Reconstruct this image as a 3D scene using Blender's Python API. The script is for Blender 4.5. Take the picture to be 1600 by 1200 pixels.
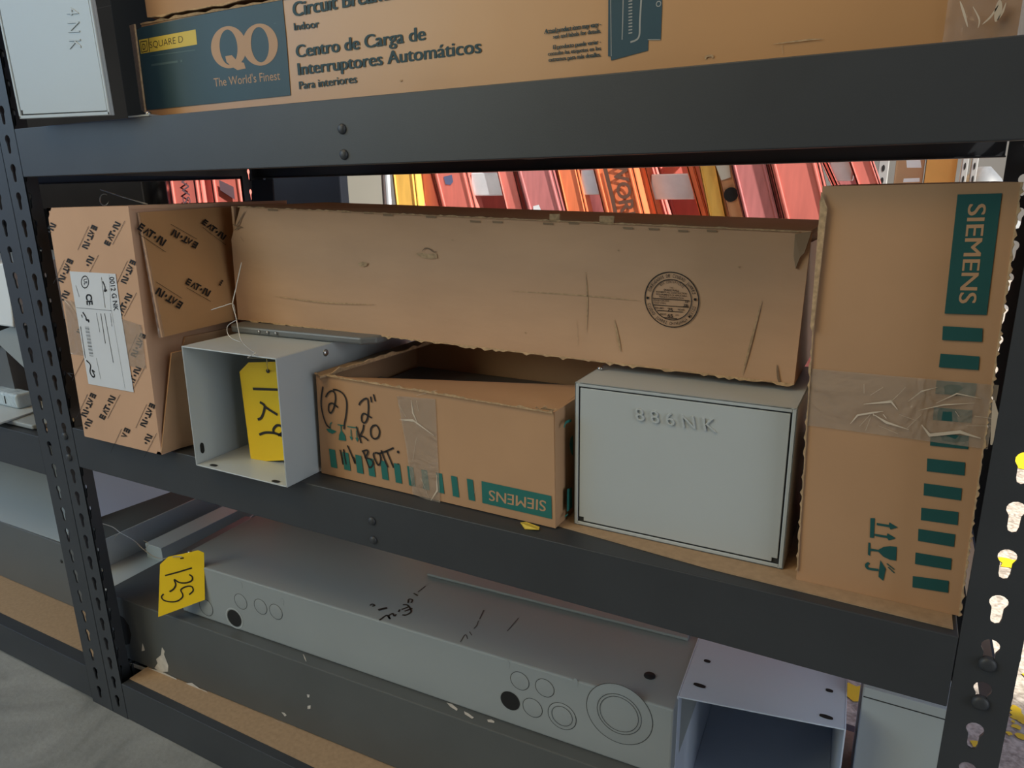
import bpy, bmesh, math, random
from mathutils import Vector, Matrix, noise

scn = bpy.context.scene
for o in list(bpy.data.objects): bpy.data.objects.remove(o, do_unlink=True)
COL = scn.collection
random.seed(7)

# ------------------------------------------------------------------ camera
FPX = 1113.78
YAW, PITCH, ROLL = 0.498813, 0.271567, -0.0178053
CAM = Vector((1.12679, -0.586, 0.877248))
_cy, _sy, _cp, _sp = math.cos(YAW), math.sin(YAW), math.cos(PITCH), math.sin(PITCH)
_f = Vector((-_sy*_cp, _cy*_cp, -_sp)); _r = Vector((_cy, _sy, 0)); _u = _r.cross(_f)
RT = math.cos(ROLL)*_r + math.sin(ROLL)*_u
UP = -math.sin(ROLL)*_r + math.cos(ROLL)*_u
FW = _f
cam_d = bpy.data.cameras.new('camera'); cam = bpy.data.objects.new('camera', cam_d); COL.objects.link(cam)
cam_d.sensor_width = 36; cam_d.lens = 36*FPX/1600; cam_d.clip_start = 0.02; cam_d.clip_end = 100
m = Matrix.Identity(4)
for i in range(3):
    m[i][0], m[i][1], m[i][2], m[i][3] = RT[i], UP[i], -FW[i], CAM[i]
cam.matrix_world = m
scn.camera = cam

# ------------------------------------------------------------------ light and exposure
vs = scn.view_settings
vs.view_transform = 'Standard'; vs.look = 'None'; vs.gamma = 1; vs.use_curve_mapping = False
vs.exposure = 0.0
w = bpy.data.worlds.new('sky'); scn.world = w; w.use_nodes = True
wn = w.node_tree.nodes; wl = w.node_tree.links; wn.clear()
bg = wn.new('ShaderNodeBackground'); wo = wn.new('ShaderNodeOutputWorld')
bg.inputs[0].default_value = (0.42, 0.58, 1.0, 1); bg.inputs[1].default_value = 0.45
wl.new(bg.outputs[0], wo.inputs[0])
sd = bpy.data.lights.new('sun', 'SUN'); sd.energy = 9.0; sd.angle = 0.02; sd.color = (1, .95, .86)
so = bpy.data.objects.new('sun', sd); COL.objects.link(so)
so.rotation_euler = Vector((0.66, -0.22, 0.70)).to_track_quat('Z', 'Y').to_euler()
def area(name, loc, target, sx, sy, e, col):
    d = bpy.data.lights.new(name, 'AREA'); d.shape = 'RECTANGLE'; d.size = sx; d.size_y = sy; d.energy = e; d.color = col
    o = bpy.data.objects.new(name, d); COL.objects.link(o); o.location = loc
    o.rotation_euler = (Vector(loc)-Vector(target)).to_track_quat('Z', 'Y').to_euler()
    return o
area('overhead_fill', (0.1, -1.25, 2.85), (0.3, -.2, 0.6), 1.6, 0.7, 19, (1, .72, .38))  # unseen warm fill from above, added to brighten the shelf front
area('front_fill', (-1.4, -2.7, 2.0), (0.4, 0, 0.8), 1.6, 1.7, 38, (1, .95, .66))  # added fill lamp out of view; no door is modelled here
area('right_fill', (3.4, -0.9, 1.2), (0.6, 0, 0.7), 1.0, 2.0, 24, (.88, .94, .98))  # added cool fill that brightens faces turned to the right
area('left_blue_fill', (-1.3, -1.3, 1.7), (0.3, 0, 0.7), 1.2, 1.2, 13, (.28, .62, 1))  # added blue fill tinting the left side, no door behind it

# ------------------------------------------------------------------ pixel rays (photo frame 1600x1200) used to measure places
def ray(px, py): return FW + RT*((px-800)/FPX) - UP*((py-600)/FPX)
def onp(px, py, p0, n):
    q = ray(px, py); return CAM + q*((p0-CAM).dot(n)/q.dot(n))
def atY(px, py, y): return onp(px, py, Vector((0, y, 0)), Vector((0, 1, 0)))
def atZ(px, py, z): return onp(px, py, Vector((0, 0, z)), Vector((0, 0, 1)))
def atX(px, py, x): return onp(px, py, Vector((x, 0, 0)), Vector((1, 0, 0)))

# ------------------------------------------------------------------ materials
def srgb(r, g, b):
    f = lambda c: (c/255/12.92) if c <= 10 else ((c/255+.055)/1.055)**2.4
    return (f(r), f(g), f(b), 1)
def mat(name, col, rough=.6, metal=0, var=.08, vscale=6, bump=0, bscale=200, spec=.5, stretch=None, detail=4):
    m = bpy.data.materials.new(name); m.use_nodes = True
    N = m.node_tree.nodes; L = m.node_tree.links; b = N['Principled BSDF']
    b.inputs['Roughness'].default_value = rough; b.inputs['Metallic'].default_value = metal
    b.inputs['Specular IOR Level'].default_value = spec
    tc = N.new('ShaderNodeTexCoord'); src = tc.outputs['Object']
    if stretch:
        mp = N.new('ShaderNodeMapping'); mp.inputs['Scale'].default_value = stretch; L.new(src, mp.inputs[0]); src = mp.outputs[0]
    n = N.new('ShaderNodeTexNoise'); n.inputs['Scale'].default_value = vscale; n.inputs['Detail'].default_value = detail
    L.new(src, n.inputs['Vector'])
    cr = N.new('ShaderNodeValToRGB')
    cr.color_ramp.elements[0].position = .3; cr.color_ramp.elements[1].position = .7
    cr.color_ramp.elements[0].color = tuple(c*(1-var) for c in col[:3])+(1,)
    cr.color_ramp.elements[1].color = tuple(min(1, c*(1+var)) for c in col[:3])+(1,)
    L.new(n.outputs[0], cr.inputs[0]); L.new(cr.outputs[0], b.inputs['Base Color'])
    if bump:
        n2 = N.new('ShaderNodeTexNoise'); n2.inputs['Scale'].default_value = bscale; n2.inputs['Detail'].default_value = 3
        L.new(src, n2.inputs['Vector'])
        bp = N.new('ShaderNodeBump'); bp.inputs['Strength'].default_value = bump; bp.inputs['Distance'].default_value = .002
        L.new(n2.outputs[0], bp.inputs['Height']); L.new(bp.outputs[0], b.inputs['Normal'])
    return m
CARD = (.44, .262, .146, 1)
M = dict(
 card=mat('cardboard', CARD, .72, var=.07, vscale=7, bump=.12, bscale=40, spec=.3),
 card_pale=mat('cardboard_pale', (.50, .312, .192, 1), .72, var=.07, vscale=7, bump=.15, bscale=40, spec=.3, stretch=(1, 1, 3)),
 card_pink=mat('cardboard_rosy', (.56, .345, .222, 1), .72, var=.06, vscale=7, bump=.12, bscale=40, spec=.3),
 card_gloss=mat('cardboard_taped', (.46, .25, .11, 1), .38, var=.06, vscale=5, bump=.15, bscale=18, spec=.5),
 card_edge=mat('cardboard_edge', (.42, .29, .17, 1), .9, var=.25, vscale=260, spec=.2),
 card_in=mat('cardboard_inside', (.26, .18, .115, 1), .85, var=.1, vscale=10, spec=.2),
 dark=mat('charcoal_powder_coat', (.036, .040, .046, 1), .48, var=.10, vscale=9, bump=.05, bscale=700, spec=.45),
 dark2=mat('dark_grey_paint', (.082, .090, .092, 1), .42, var=.12, vscale=5, spec=.5),
 black=mat('black_hole', (.006, .006, .006, 1), .8, var=0),
 grey=mat('light_grey_enamel', (.43, .47, .485, 1), .38, var=.035, vscale=4, bump=.03, bscale=500, spec=.5),
 grey2=mat('mid_grey_enamel', (.285, .315, .325, 1), .38, var=.05, vscale=4, bump=.03, bscale=500, spec=.5),
 grey_blue=mat('blue_grey_enamel', (.56, .63, .76, 1), .34, var=.03, vscale=4, spec=.5),
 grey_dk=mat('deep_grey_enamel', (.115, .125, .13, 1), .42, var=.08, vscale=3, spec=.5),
 walls=mat('dull_warehouse_wall', (.20, .19, .17, 1), .7, var=.1, vscale=2),
 cream=mat('cream_paint', (.62, .60, .52, 1), .5, var=.06, vscale=5),
 void=mat('black_paint_and_shade', (.010, .0095, .009, 1), .85, var=.2, spec=.12),  # near-black; on the added backdrops it stands in for shade
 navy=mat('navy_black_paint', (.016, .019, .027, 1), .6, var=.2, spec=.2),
 seam=mat('seam_line', (.03, .032, .033, 1), .7, var=0),
 pboard=mat('particle_board', (.36, .25, .155, 1), .8, var=.10, vscale=160, detail=6, spec=.25),
 pedge=mat('particle_board_edge', (.20, .13, .08, 1), .9, var=.3, vscale=200),
 ink=mat('black_ink', (.014, .012, .011, 1), .6, var=0, spec=.3),
 marker=mat('marker_ink', (.012, .009, .008, 1), .45, var=0),
 pale_ink=mat('faded_marker', (.075, .072, .068, 1), .6, var=.1),
 petrol=mat('petrol_green_print', (.022, .150, .130, 1), .6, var=.06, vscale=30, spec=.3),
 petrol_dk=mat('petrol_blue_print', (.015, .085, .085, 1), .6, var=.06, vscale=30, spec=.3),
 teal=mat('dark_teal_print', (.022, .062, .088, 1), .5, var=.05, vscale=20, spec=.35),
 tealink=mat('dark_teal_ink', (.016, .050, .062, 1), .55, var=0, spec=.3),
 teal_lt=mat('teal_tint_print', (.06, .12, .14, 1), .55, var=.05),
 yellow=mat('yellow_plastic', (.82, .56, .012, 1), .42, var=.03, vscale=20, spec=.45),
 yellow_pr=mat('yellow_print', (.62, .47, .06, 1), .55, var=.04),
 tan_ink=mat('tan_print', (.45, .27, .15, 1), .6, var=.04),
 grey_ink=mat('grey_print', (.30, .31, .30, 1), .6, var=.04),
 paper=mat('white_label_paper', (.62, .65, .70, 1), .55, var=.03, vscale=15),
 white=mat('white_plastic', (.72, .76, .80, 1), .4, var=.03),
 chip=mat('bare_primer', (.55, .52, .48, 1), .8, var=.15, vscale=60),
 crease_glint=mat('tape_crease_glint', (.62, .53, .43, 1), .3, var=.05, spec=.6),  # pale tone for creases with their highlights painted in
 zinc=mat('zinc_steel', (.50, .51, .52, 1), .3, metal=1, var=.15, vscale=80),
 wire=mat('tie_wire', (.55, .52, .46, 1), .4, metal=.6, var=.1),
 alu=mat('aluminium', (.62, .66, .72, 1), .38, metal=.3, var=.08, vscale=25),
 orange=mat('orange_fibreglass', (.78, .20, .08, 1), .45, var=.10, vscale=8, stretch=(8, 8, 1)),
 red=mat('red_fibreglass', (.62, .17, .14, 1), .5, var=.14, vscale=6, stretch=(6, 6, 1)),
 maroon=mat('faded_maroon_fibreglass', (.50, .17, .17, 1), .55, var=.14, vscale=9, stretch=(6, 6, 1)),
 hotred=mat('bright_red_fibreglass', (.85, .23, .19, 1), .4, var=.08, vscale=6, stretch=(6, 6, 1)),
 yell_fg=mat('yellow_fibreglass', (.86, .54, .12, 1), .5, var=.12, vscale=8, stretch=(6, 6, 1)),
 tan=mat('tan_board', (.58, .30, .15, 1), .7, var=.15, vscale=12),
 orange_bd=mat('orange_board', (.78, .42, .11, 1), .7, var=.06, vscale=6),
 brownprint=mat('brown_print', (.12, .055, .035, 1), .6, var=.1),
 lilac=mat('grey_violet_print', (.22, .14, .17, 1), .6, var=.1),
 blue_st=mat('blue_sticker', (.10, .13, .26, 1), .5, var=.1),
 rackwhite=mat('galvanised_rack', (.40, .41, .40, 1), .5, var=.08),
 bag=mat('grey_bag', (.17, .18, .19, 1), .5, var=.2, vscale=14),
)
def conc(name, c1, c2, c3, scale, rough=.75, speck=.55):
    m = bpy.data.materials.new(name); m.use_nodes = True
    N = m.node_tree.nodes; L = m.node_tree.links; b = N['Principled BSDF']; b.inputs['Roughness'].default_value = rough
    tc = N.new('ShaderNodeTexCoord')
    n = N.new('ShaderNodeTexNoise'); n.inputs['Scale'].default_value = scale; n.inputs['Detail'].default_value = 8; n.inputs['Distortion'].default_value = 1.5
    L.new(tc.outputs['Object'], n.inputs['Vector'])
    cr = N.new('ShaderNodeValToRGB'); e = cr.color_ramp.elements
    e[0].position = .36; e[0].color = c1; e[1].position = .62; e[1].color = c3
    k = e.new(.47); k.color = c2
    L.new(n.outputs[0], cr.inputs[0])
    n2 = N.new('ShaderNodeTexNoise'); n2.inputs['Scale'].default_value = 120; n2.inputs['Detail'].default_value = 5
    L.new(tc.outputs['Object'], n2.inputs['Vector'])
    mx = N.new('ShaderNodeMix'); mx.data_type = 'RGBA'; mx.blend_type = 'MULTIPLY'; mx.inputs[0].default_value = speck
    cr2 = N.new('ShaderNodeValToRGB'); cr2.color_ramp.elements[0].position = .35; cr2.color_ramp.elements[1].position = .6
    cr2.color_ramp.elements[0].color = (.35, .33, .3, 1)
    L.new(n2.outputs[0], cr2.inputs[0]); L.new(cr.outputs[0], mx.inputs[6]); L.new(cr2.outputs[0], mx.inputs[7])
    L.new(mx.outputs[2], b.inputs['Base Color'])
    bp = N.new('ShaderNodeBump'); bp.inputs['Strength'].default_value = .25; bp.inputs['Distance'].default_value = .004
    L.new(n2.outputs[0], bp.inputs['Height']); L.new(bp.outputs[0], b.inputs['Normal'])
    return m
M['floor'] = conc('smooth_concrete', (.17, .175, .165, 1), (.25, .255, .24, 1), (.32, .325, .31, 1), 4, .55, .10)
M['yard'] = conc('rough_sunlit_concrete', (.36, .31, .25, 1), (.52, .46, .38, 1), (.62, .56, .47, 1), 45)
def film(name, tint, fac, rough):
    m = bpy.data.materials.new(name); m.use_nodes = True
    N = m.node_tree.nodes; L = m.node_tree.links; b = N['Principled BSDF']
    b.inputs['Base Color'].default_value = tint; b.inputs['Roughness'].default_value = rough
    tr = N.new('ShaderNodeBsdfTransparent'); mx = N.new('ShaderNodeMixShader')
    tc = N.new('ShaderNodeTexCoord'); n = N.new('ShaderNodeTexNoise'); n.inputs['Scale'].default_value = 25; n.inputs['Distortion'].default_value = 2
    L.new(tc.outputs['Object'], n.inputs['Vector'])
    bp = N.new('ShaderNodeBump'); bp.inputs['Strength'].default_value = .8; bp.inputs['Distance'].default_value = .006
    L.new(n.outputs[0], bp.inputs['Height']); L.new(bp.outputs[0], b.inputs['Normal'])
    mx.inputs[0].default_value = fac
    L.new(tr.outputs[0], mx.inputs[1]); L.new(b.outputs[0], mx.inputs[2])
    L.new(mx.outputs[0], N['Material Output'].inputs['Surface'])
    return m
M['tape'] = film('clear_tape', (.50, .42, .34, 1), .26, .18)
M['wrap'] = film('clear_stretch_wrap', (.55, .48, .45, 1), .16, .08)
M['milky'] = film('milky_plastic', (.55, .66, .74, 1), .8, .2)

# ------------------------------------------------------------------ mesh helpers
class MB:
    def __init__(s): s.v = []; s.f = []; s.smooth = set()
    def add(s, vs, fs, smooth=False):
        k = len(s.v); s.v += [Vector(p) for p in vs]
        for f in fs:
            if smooth: s.smooth.add(len(s.f))
            s.f.append([i+k for i in f])
        return s
    def hexa(s, p):   # p: 8 points, bottom 4 then top 4, same winding
        return s.add(p, [(0, 3, 2, 1), (4, 5, 6, 7), (0, 1, 5, 4), (1, 2, 6, 5), (2, 3, 7, 6), (3, 0, 4, 7)])
    def box(s, x0, x1, y0, y1, z0, z1):
        return s.hexa([(x0, y0, z0), (x1, y0, z0), (x1, y1, z0), (x0, y1, z0), (x0, y0, z1), (x1, y0, z1), (x1, y1, z1), (x0, y1, z1)])
    def quad(s, a, b, c, d): return s.add([a, b, c, d], [(0, 1, 2, 3)])
    def slab(s, pts, off):    # closed polygon pts given thickness along vector off
        n = len(pts); off = Vector(off); P = [Vector(p) for p in pts]
        return s.add(P+[p+off for p in P], [tuple(range(n))[::-1], tuple(range(n, 2*n))]+[(i, (i+1) % n, n+(i+1) % n, n+i) for i in range(n)])
    def panel(s, a, b, c, d, th, nu=10, nv=10, amp=0, seed=0, edge=1.0, sc=9):
        """bilinear sheet a-b-c-d, thickness th away from its outward normal, gently dented"""
        a, b, c, d = map(Vector, (a, b, c, d)); n = (b-a).cross(d-a).normalized()
        V = []
        for j in range(nv+1):
            for i in range(nu+1):
                u, v = i/nu, j/nv
                p = (a*(1-u)+b*u)*(1-v)+(d*(1-u)+c*u)*v
                e = min(1, 6*min(u, 1-u)+.0)*min(1, 6*min(v, 1-v))
                k = noise.noise(p*sc+Vector((seed*3.1, seed*1.7, 0)))*amp*(e if edge else 1)
                V.append(p+n*k)
        B = [p-n*th for p in V]; W = nu+1; T = len(V); F = []
        for j in range(nv):
            for i in range(nu):
                q = j*W+i; F.append((q, q+1, q+W+1, q+W)); F.append((T+q, T+q+W, T+q+W+1, T+q+1))
        for i in range(nu):
            F.append((i+1, i, T+i, T+i+1)); q = nv*W+i; F.append((q, q+1, T+q+1, T+q))
        for j in range(nv):
            q = j*W; F.append((q, q+W, T+q+W, T+q)); q = j*W+nu; F.append((q+W, q, T+q, T+q+W))
        return s.add(V+B, F)
    def tube(s, pts, r, n=8, cap=True):
        P = [Vector(p) for p in pts]; V = []; prev = None
        for i, p in enumerate(P):
            t = (P[min(i+1, len(P)-1)]-P[max(i-1, 0)]).normalized()
            a = prev if prev else (Vector((0, 0, 1)) if abs(t.z) < .9 else Vector((1, 0, 0)))
            a = (a-t*a.dot(t)).normalized(); prev = a; b = t.cross(a)
            rr = r[i] if isinstance(r, (list, tuple)) else r
            V += [p+(a*math.cos(k*2*math.pi/n)+b*math.sin(k*2*math.pi/n))*rr for k in range(n)]
        F = []
        for i in range(len(P)-1):
            for k in range(n): F.append((i*n+k, i*n+(k+1) % n, (i+1)*n+(k+1) % n, (i+1)*n+k))
        if cap: F += [tuple(range(n))[::-1], tuple(range((len(P)-1)*n, len(P)*n))]
        return s.add(V, F, True)
    def lathe(s, c, ax, prof, n=16):   # prof [(r, h)] along axis ax from c
        ax = Vector(ax).normalized(); c = Vector(c); a = ax.orthogonal().normalized(); b = ax.cross(a); V = []
        for r, h in prof: V += [c+ax*h+(a*math.cos(k*2*math.pi/n)+b*math.sin(k*2*math.pi/n))*r for k in range(n)]
        F = [(i*n+k, i*n+(k+1) % n, (i+1)*n+(k+1) % n, (i+1)*n+k) for i in range(len(prof)-1) for k in range(n)]
        F += [tuple(range(n))[::-1], tuple(range((len(prof)-1)*n, len(prof)*n))]
        return s.add(V, F, True)
def build(name, mb, material, parent=None, bev=0, seg=2):
    o0 = parent_origin(parent)
    me = bpy.data.meshes.new(name); me.from_pydata([v-o0 for v in mb.v], [], mb.f); me.update()
    for i in mb.smooth: me.polygons[i].use_smooth = True
    bm = bmesh.new(); bm.from_mesh(me); bmesh.ops.recalc_face_normals(bm, faces=bm.faces); bm.to_mesh(me); bm.free()
    me.materials.append(M[material] if isinstance(material, str) else material)
    o = bpy.data.objects.new(name, me); COL.objects.link(o)
    if parent: o.parent = parent
    if bev:
        b = o.modifiers.new('bevel', 'BEVEL'); b.width = bev; b.segments = seg; b.limit_method = 'ANGLE'; b.angle_limit = .6
        b.harden_normals = False
    return o
def parent_origin(p):
    v = Vector((0, 0, 0))
    while p: v += p.location; p = p.parent
    return v
GROUPS = {'cardboard_carton': 'cardboard cartons on the shelves', 'metal_enclosure': 'grey steel enclosures on the shelves', 'lot_tag': 'yellow numbered tags', 'panelboard_tub': 'long steel tubs on the bottom shelf', 'shelving_unit': 'shelving bays side by side', 'steel_column': 'columns behind the shelving', 'metal_cover': 'loose steel covers on the shelves'}
def thing(name, label, cat, loc, group=None):
    group = group or GROUPS.get(name)
    o = bpy.data.objects.new(name, None); COL.objects.link(o); o.location = Vector(loc); o.empty_display_size = .05
    o['label'] = label; o['category'] = cat
    if group: o['group'] = group
    return o
def tag(o, label, cat, group=None):
    o['label'] = label; o['category'] = cat
    if group: o['group'] = group
    return o
def struct(name, mb, material):
    o = build(name, mb, material); o['kind'] = 'structure'; return o

# ------------------------------------------------------------------ printing helpers
_tc = {}
def glyphs(s, bold=0, depth=0, shear=0):
    k = (s, bold, depth, shear)
    if k in _tc: return _tc[k]
    cu = bpy.data.curves.new('t', 'FONT'); cu.body = s; cu.size = 1; cu.offset = bold; cu.shear = shear; cu.resolution_u = 4
    if depth: cu.extrude = depth; cu.bevel_depth = depth*.5
    ob = bpy.data.objects.new('t', cu); COL.objects.link(ob)
    dg = bpy.context.evaluated_depsgraph_get(); dg.update()
    me = bpy.data.meshes.new_from_object(ob.evaluated_get(dg))
    r = ([v.co.copy() for v in me.vertices], [tuple(p.vertices) for p in me.polygons])
    bpy.data.objects.remove(ob); bpy.data.curves.remove(cu); bpy.data.meshes.remove(me)
    _tc[k] = r; return r
CAP = .72
def capheight():
    global CAP
    v, f = glyphs('H'); CAP = max(p.y for p in v)
class Face:
    """flat face of a thing; measured points are laid on it, lifted eps along its normal"""
    def __init__(s, p0, n, eps=.0005):
        s.p = Vector(p0); s.n = Vector(n).normalized()
        if s.n.dot(CAM-s.p) < 0: s.n = -s.n
        s.eps = eps
    def pt(s, px, py, k=1): return onp(px, py, s.p+s.n*s.eps*k, s.n)
def text(mb, face, st, p0, p1, ptop, bold=0, k=1, shear=0):
    V, F = glyphs(st, bold, 0, shear); x0 = min(p.x for p in V); x1 = max(p.x for p in V)
    o = face.pt(*p0, k); ex = face.pt(*p1, k)-o; ey = face.pt(*ptop, k)-o
    mb.add([o+ex*((p.x-x0)/(x1-x0))+ey*(p.y/CAP) for p in V], F)
def btext(mb, face, st, p0, p1, ptop, d=.02, k=1):
    """heavy lettering: the same glyphs struck three times, a little apart"""
    ux, uy = p1[0]-p0[0], p1[1]-p0[1]; L = math.hypot(ux, uy); h = math.hypot(ptop[0]-p0[0], ptop[1]-p0[1]); ux, uy = ux/L*h*d, uy/L*h*d
    for i, q in enumerate((-1, 0, 1)):
        text(mb, face, st, (p0[0]+ux*(q+1), p0[1]+uy*(q+1)), (p1[0]+ux*(q-1), p1[1]+uy*(q-1)), (ptop[0]+ux*(q+1), ptop[1]+uy*(q+1)), 0, k+i*.12)
def emboss(mb, face, st, p0, p1, ptop, h, bold=0):
    V, F = glyphs(st, bold, .03); x0 = min(p.x for p in V); x1 = max(p.x for p in V); zm = max(p.z for p in V)
    o = face.pt(*p0, 0); ex = face.pt(*p1, 0)-o; ey = face.pt(*ptop, 0)-o
    mb.add([o+ex*((p.x-x0)/(x1-x0))+ey*(p.y/CAP)+face.n*(h*p.z/zm) for p in V], F)
def poly(mb, face, pts, k=1):
    mb.add([face.pt(x, y, k) for x, y in pts], [tuple(range(len(pts)))])
def smooth(P, n=6):
    if len(P) < 3: return P
    R = []
    for i in range(len(P)-1):
        a, b, c, d = P[max(i-1, 0)], P[i], P[i+1], P[min(i+2, len(P)-1)]
        for j in range(n):
            t = j/n
            R.append(.5*((2*b)+(c-a)*t+(2*a-5*b+4*c-d)*t*t+(3*b-a-3*c+d)*t**3))
    R.append(P[-1]); return R
def stroke(mb, face, pts, wd, k=1, taper=False, sm=True):
    P = [face.pt(x, y, k) for x, y in pts]
    if sm: P = smooth(P)
    V = []; N = len(P)
    for i, p in enumerate(P):
        t = (P[min(i+1, N-1)]-P[max(i-1, 0)]).normalized(); s = face.n.cross(t)
        ww = wd*.5*((1-abs(2*i/(N-1)-1)**2*.8) if taper else 1)
        V += [p+s*ww, p-s*ww]
    mb.add(V, [(2*i, 2*i+1, 2*i+3, 2*i+2) for i in range(N-1)])
def ring(mb, face, c, rx, ry, w0=.85, k=1, n=32, a0=0, a1=2*math.pi):
    """ring round pixel c, radii given as pixel vectors rx, ry on the face"""
    o = face.pt(*c, k); ex = face.pt(c[0]+rx[0], c[1]+rx[1], k)-o; ey = face.pt(c[0]+ry[0], c[1]+ry[1], k)-o
    V = []
    for i in range(n+1):
        a = a0+(a1-a0)*i/n; d = ex*math.cos(a)+ey*math.sin(a); V += [o+d*w0, o+d]
    mb.add(V, [(2*i, 2*i+1, 2*i+3, 2*i+2) for i in range(n)])
def circ(face, c, rpx): # metric radius for vertical pixel radius
    return (face.pt(c[0], c[1]-rpx)-face.pt(*c)).length
def frame_of(n):
    n = Vector(n).normalized(); u = Vector((0, 0, 1)).cross(n)
    u = u.normalized() if u.length > .1 else Vector((1, 0, 0)); return u, n.cross(u)
def ringm(mb, face, c, r, w, k=1, n=40):
    o = face.pt(*c, k); u, v = frame_of(face.n); V = []
    for i in range(n+1):
        a = 2*math.pi*i/n; d = u*math.cos(a)+v*math.sin(a); V += [o+d*(r-w), o+d*r]
    mb.add(V, [(2*i, 2*i+1, 2*i+3, 2*i+2) for i in range(n)])
def disc(mb, face, c, r, k=1, n=28, asp=1):
    o = face.pt(*c, k); u, v = frame_of(face.n)
    mb.add([o+(u*math.cos(2*math.pi*i/n)*asp+v*math.sin(2*math.pi*i/n))*r for i in range(n)], [tuple(range(n))])
Z_ = lambda ox, oy, s: (lambda L: [(ox+x/s, oy+y/s) for x, y in L])   # enlarged-crop coordinates to photo coordinates
capheight()

# ================================================================== SETTING
ZT, ZM, ZB = .9633, .5325, .0664      # tops of the three shelf beams
W_, D_ = 1.24, .457
struct('floor', MB().box(-4, 4.5, -3.5, .50, -.1, 0), 'floor')
yard = struct('ground', MB().box(-6, 6, .50, 9, -.1, -.001), 'yard')
struct('shade_ceiling', MB().box(-2.2, 4.5, -3.5, -.25, 3.0, 3.15), 'walls')  # unseen roof added to shade the shelf; its edge steers the sun
struct('wall_right', MB().box(4.5, 4.6, -3.5, -.25, 0, 3.0), 'walls')
struct('wall_front', MB().box(-2.2, 4.5, -3.6, -3.5, 0, 3.0), 'walls')
struct('wall_back', MB().box(-8, 7, 7.0, 7.1, -.001, 3.2), 'walls')
# ================================================================== SHELVING
def keyhole(n):   # outline of a keyhole slot around its cell centre, n points ordered by angle
    R, sw, top, bot = .0062, .0040, .0125, -.0125
    out = []
    cyc = top-R
    def inside(x, y):
        return (x*x+(y-cyc)**2 <= R*R) or (abs(x) <= sw*(1-.12*(cyc-y)/(cyc-bot)) and bot+sw*.9 <= y <= cyc) or (x*x+(y-bot-sw*.9)**2 <= (sw*.9)**2)
    for i in range(n):
        a = 2*math.pi*i/n; lo, hi = 0, .03
        for _ in range(24):
            md = (lo+hi)/2
            if inside(md*math.cos(a), md*math.sin(a)): lo = md
            else: hi = md
        out.append((lo*math.cos(a), lo*math.sin(a)))
    return out
KH = keyhole(28)
def perforated(mb, org, du, wdt, hole_u, z0, z1, th_dir, phase, pitch=.0381, th=.0022):
    """sheet strip from org along du (width) with a keyhole each pitch; th_dir thickness direction"""
    org = Vector(org); du = Vector(du); th = Vector(th_dir)*th; up = Vector((0, 0, 1)); n = len(KH)
    z = z0
    def rect(a, u0, u1, v0, v1):
        c, s_ = math.cos(a), math.sin(a); t = 1e9
        if c > 1e-9: t = min(t, u1/c)
        if c < -1e-9: t = min(t, u0/c)
        if s_ > 1e-9: t = min(t, v1/s_)
        if s_ < -1e-9: t = min(t, v0/s_)
        return (c*t, s_*t)
    cz = z0+pitch/2+phase
    if phase: mb.hexa([org+up*z0, org+du*wdt+up*z0, org+du*wdt+up*z0+th, org+up*z0+th]+[p+up*phase for p in (org+up*z0, org+du*wdt+up*z0, org+du*wdt+up*z0+th, org+up*z0+th)])
    while cz+pitch/2 <= z1:
        c = org+du*hole_u+up*cz
        ang = [2*math.pi*i/n for i in range(n)]
        outer = []
        corners = [(-hole_u, -pitch/2), (wdt-hole_u, -pitch/2), (wdt-hole_u, pitch/2), (-hole_u, pitch/2)]
        outer = [rect(a, -hole_u, wdt-hole_u, -pitch/2, pitch/2) for a in ang]
        for q in corners:   # snap the nearest direction onto each corner
            i = min(range(n), key=lambda i: (outer[i][0]-q[0])**2+(outer[i][1]-q[1])**2); outer[i] = q
        A = [c+du*x+up*y for x, y in outer]; B = [c+du*x+up*y for x, y in KH]
        V = A+B+[p+th for p in A]+[p+th for p in B]; F = []
        for i in range(n):
            j = (i+1) % n
            F += [(i, j, n+j, n+i), (2*n+i, 3*n+i, 3*n+j, 2*n+j), (n+i, n+j, 3*n+j, 3*n+i)]
        mb.add(V, F); cz += pitch
    zt = cz-pitch/2
    if zt < z1: mb.hexa([org+up*zt, org+du*wdt+up*zt, org+du*wdt+up*zt+th, org+up*zt+th]+[org+up*z1, org+du*wdt+up*z1, org+du*wdt+up*z1+th, org+up*z1+th])
def post(parent, xc, y, sx, sy, width=.04, z1=1.5, phase=.0105, hu=.0195):
    """angle post with its outer corner at (xc, y): one flange along x (sx), one along y (sy)"""
    mb = MB()
    perforated(mb, (xc, y, 0), (sx, 0, 0), width, hu, 0, z1, (0, sy, 0), phase)
    perforated(mb, (xc, y+sy*.0022, 0), (0, sy, 0), .038, hu, 0, z1, (sx, 0, 0), phase)
    return build('post', mb, 'dark', parent)
def beam(parent, x0, x1, y, ztop, sy, h=.0645, rv=None, mid=True, lip=.036, side=False):
    mb = MB(); t = .002
    prof = [(0, -h), (0, 0), (lip, 0), (lip, -.010), (lip-t, -.010), (lip-t, -t), (t, -t), (t, -h+t), (.014, -h+t), (.014, -h)]
    P0 = [Vector((x0, y+sy*a, ztop+b)) for a, b in prof]; n = len(prof)
    mb.slab(P0, (x1-x0, 0, 0))
    b = build('beam', mb, 'dark', parent, bev=.0016)
    if mid:
        for dz in (-.0285, -.0530):
            r = MB().lathe((mid, y-sy*.0002, ztop+dz), (0, -sy, 0), [(.0052, 0), (.0052, .0008), (.0042, .0022), (.002, .003)], 14)
            build('rivet', r, 'dark', b)
    for xr, zs in (rv or []):
        for zz in zs:
            r = MB().lathe((xr, y-sy*.0002, zz), (0, -sy, 0), [(.0060, -.002), (.0060, .0016), (.0048, .003), (.0022, .0036)], 16)
            build('rivet', r, 'dark', b)
    return b
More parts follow.
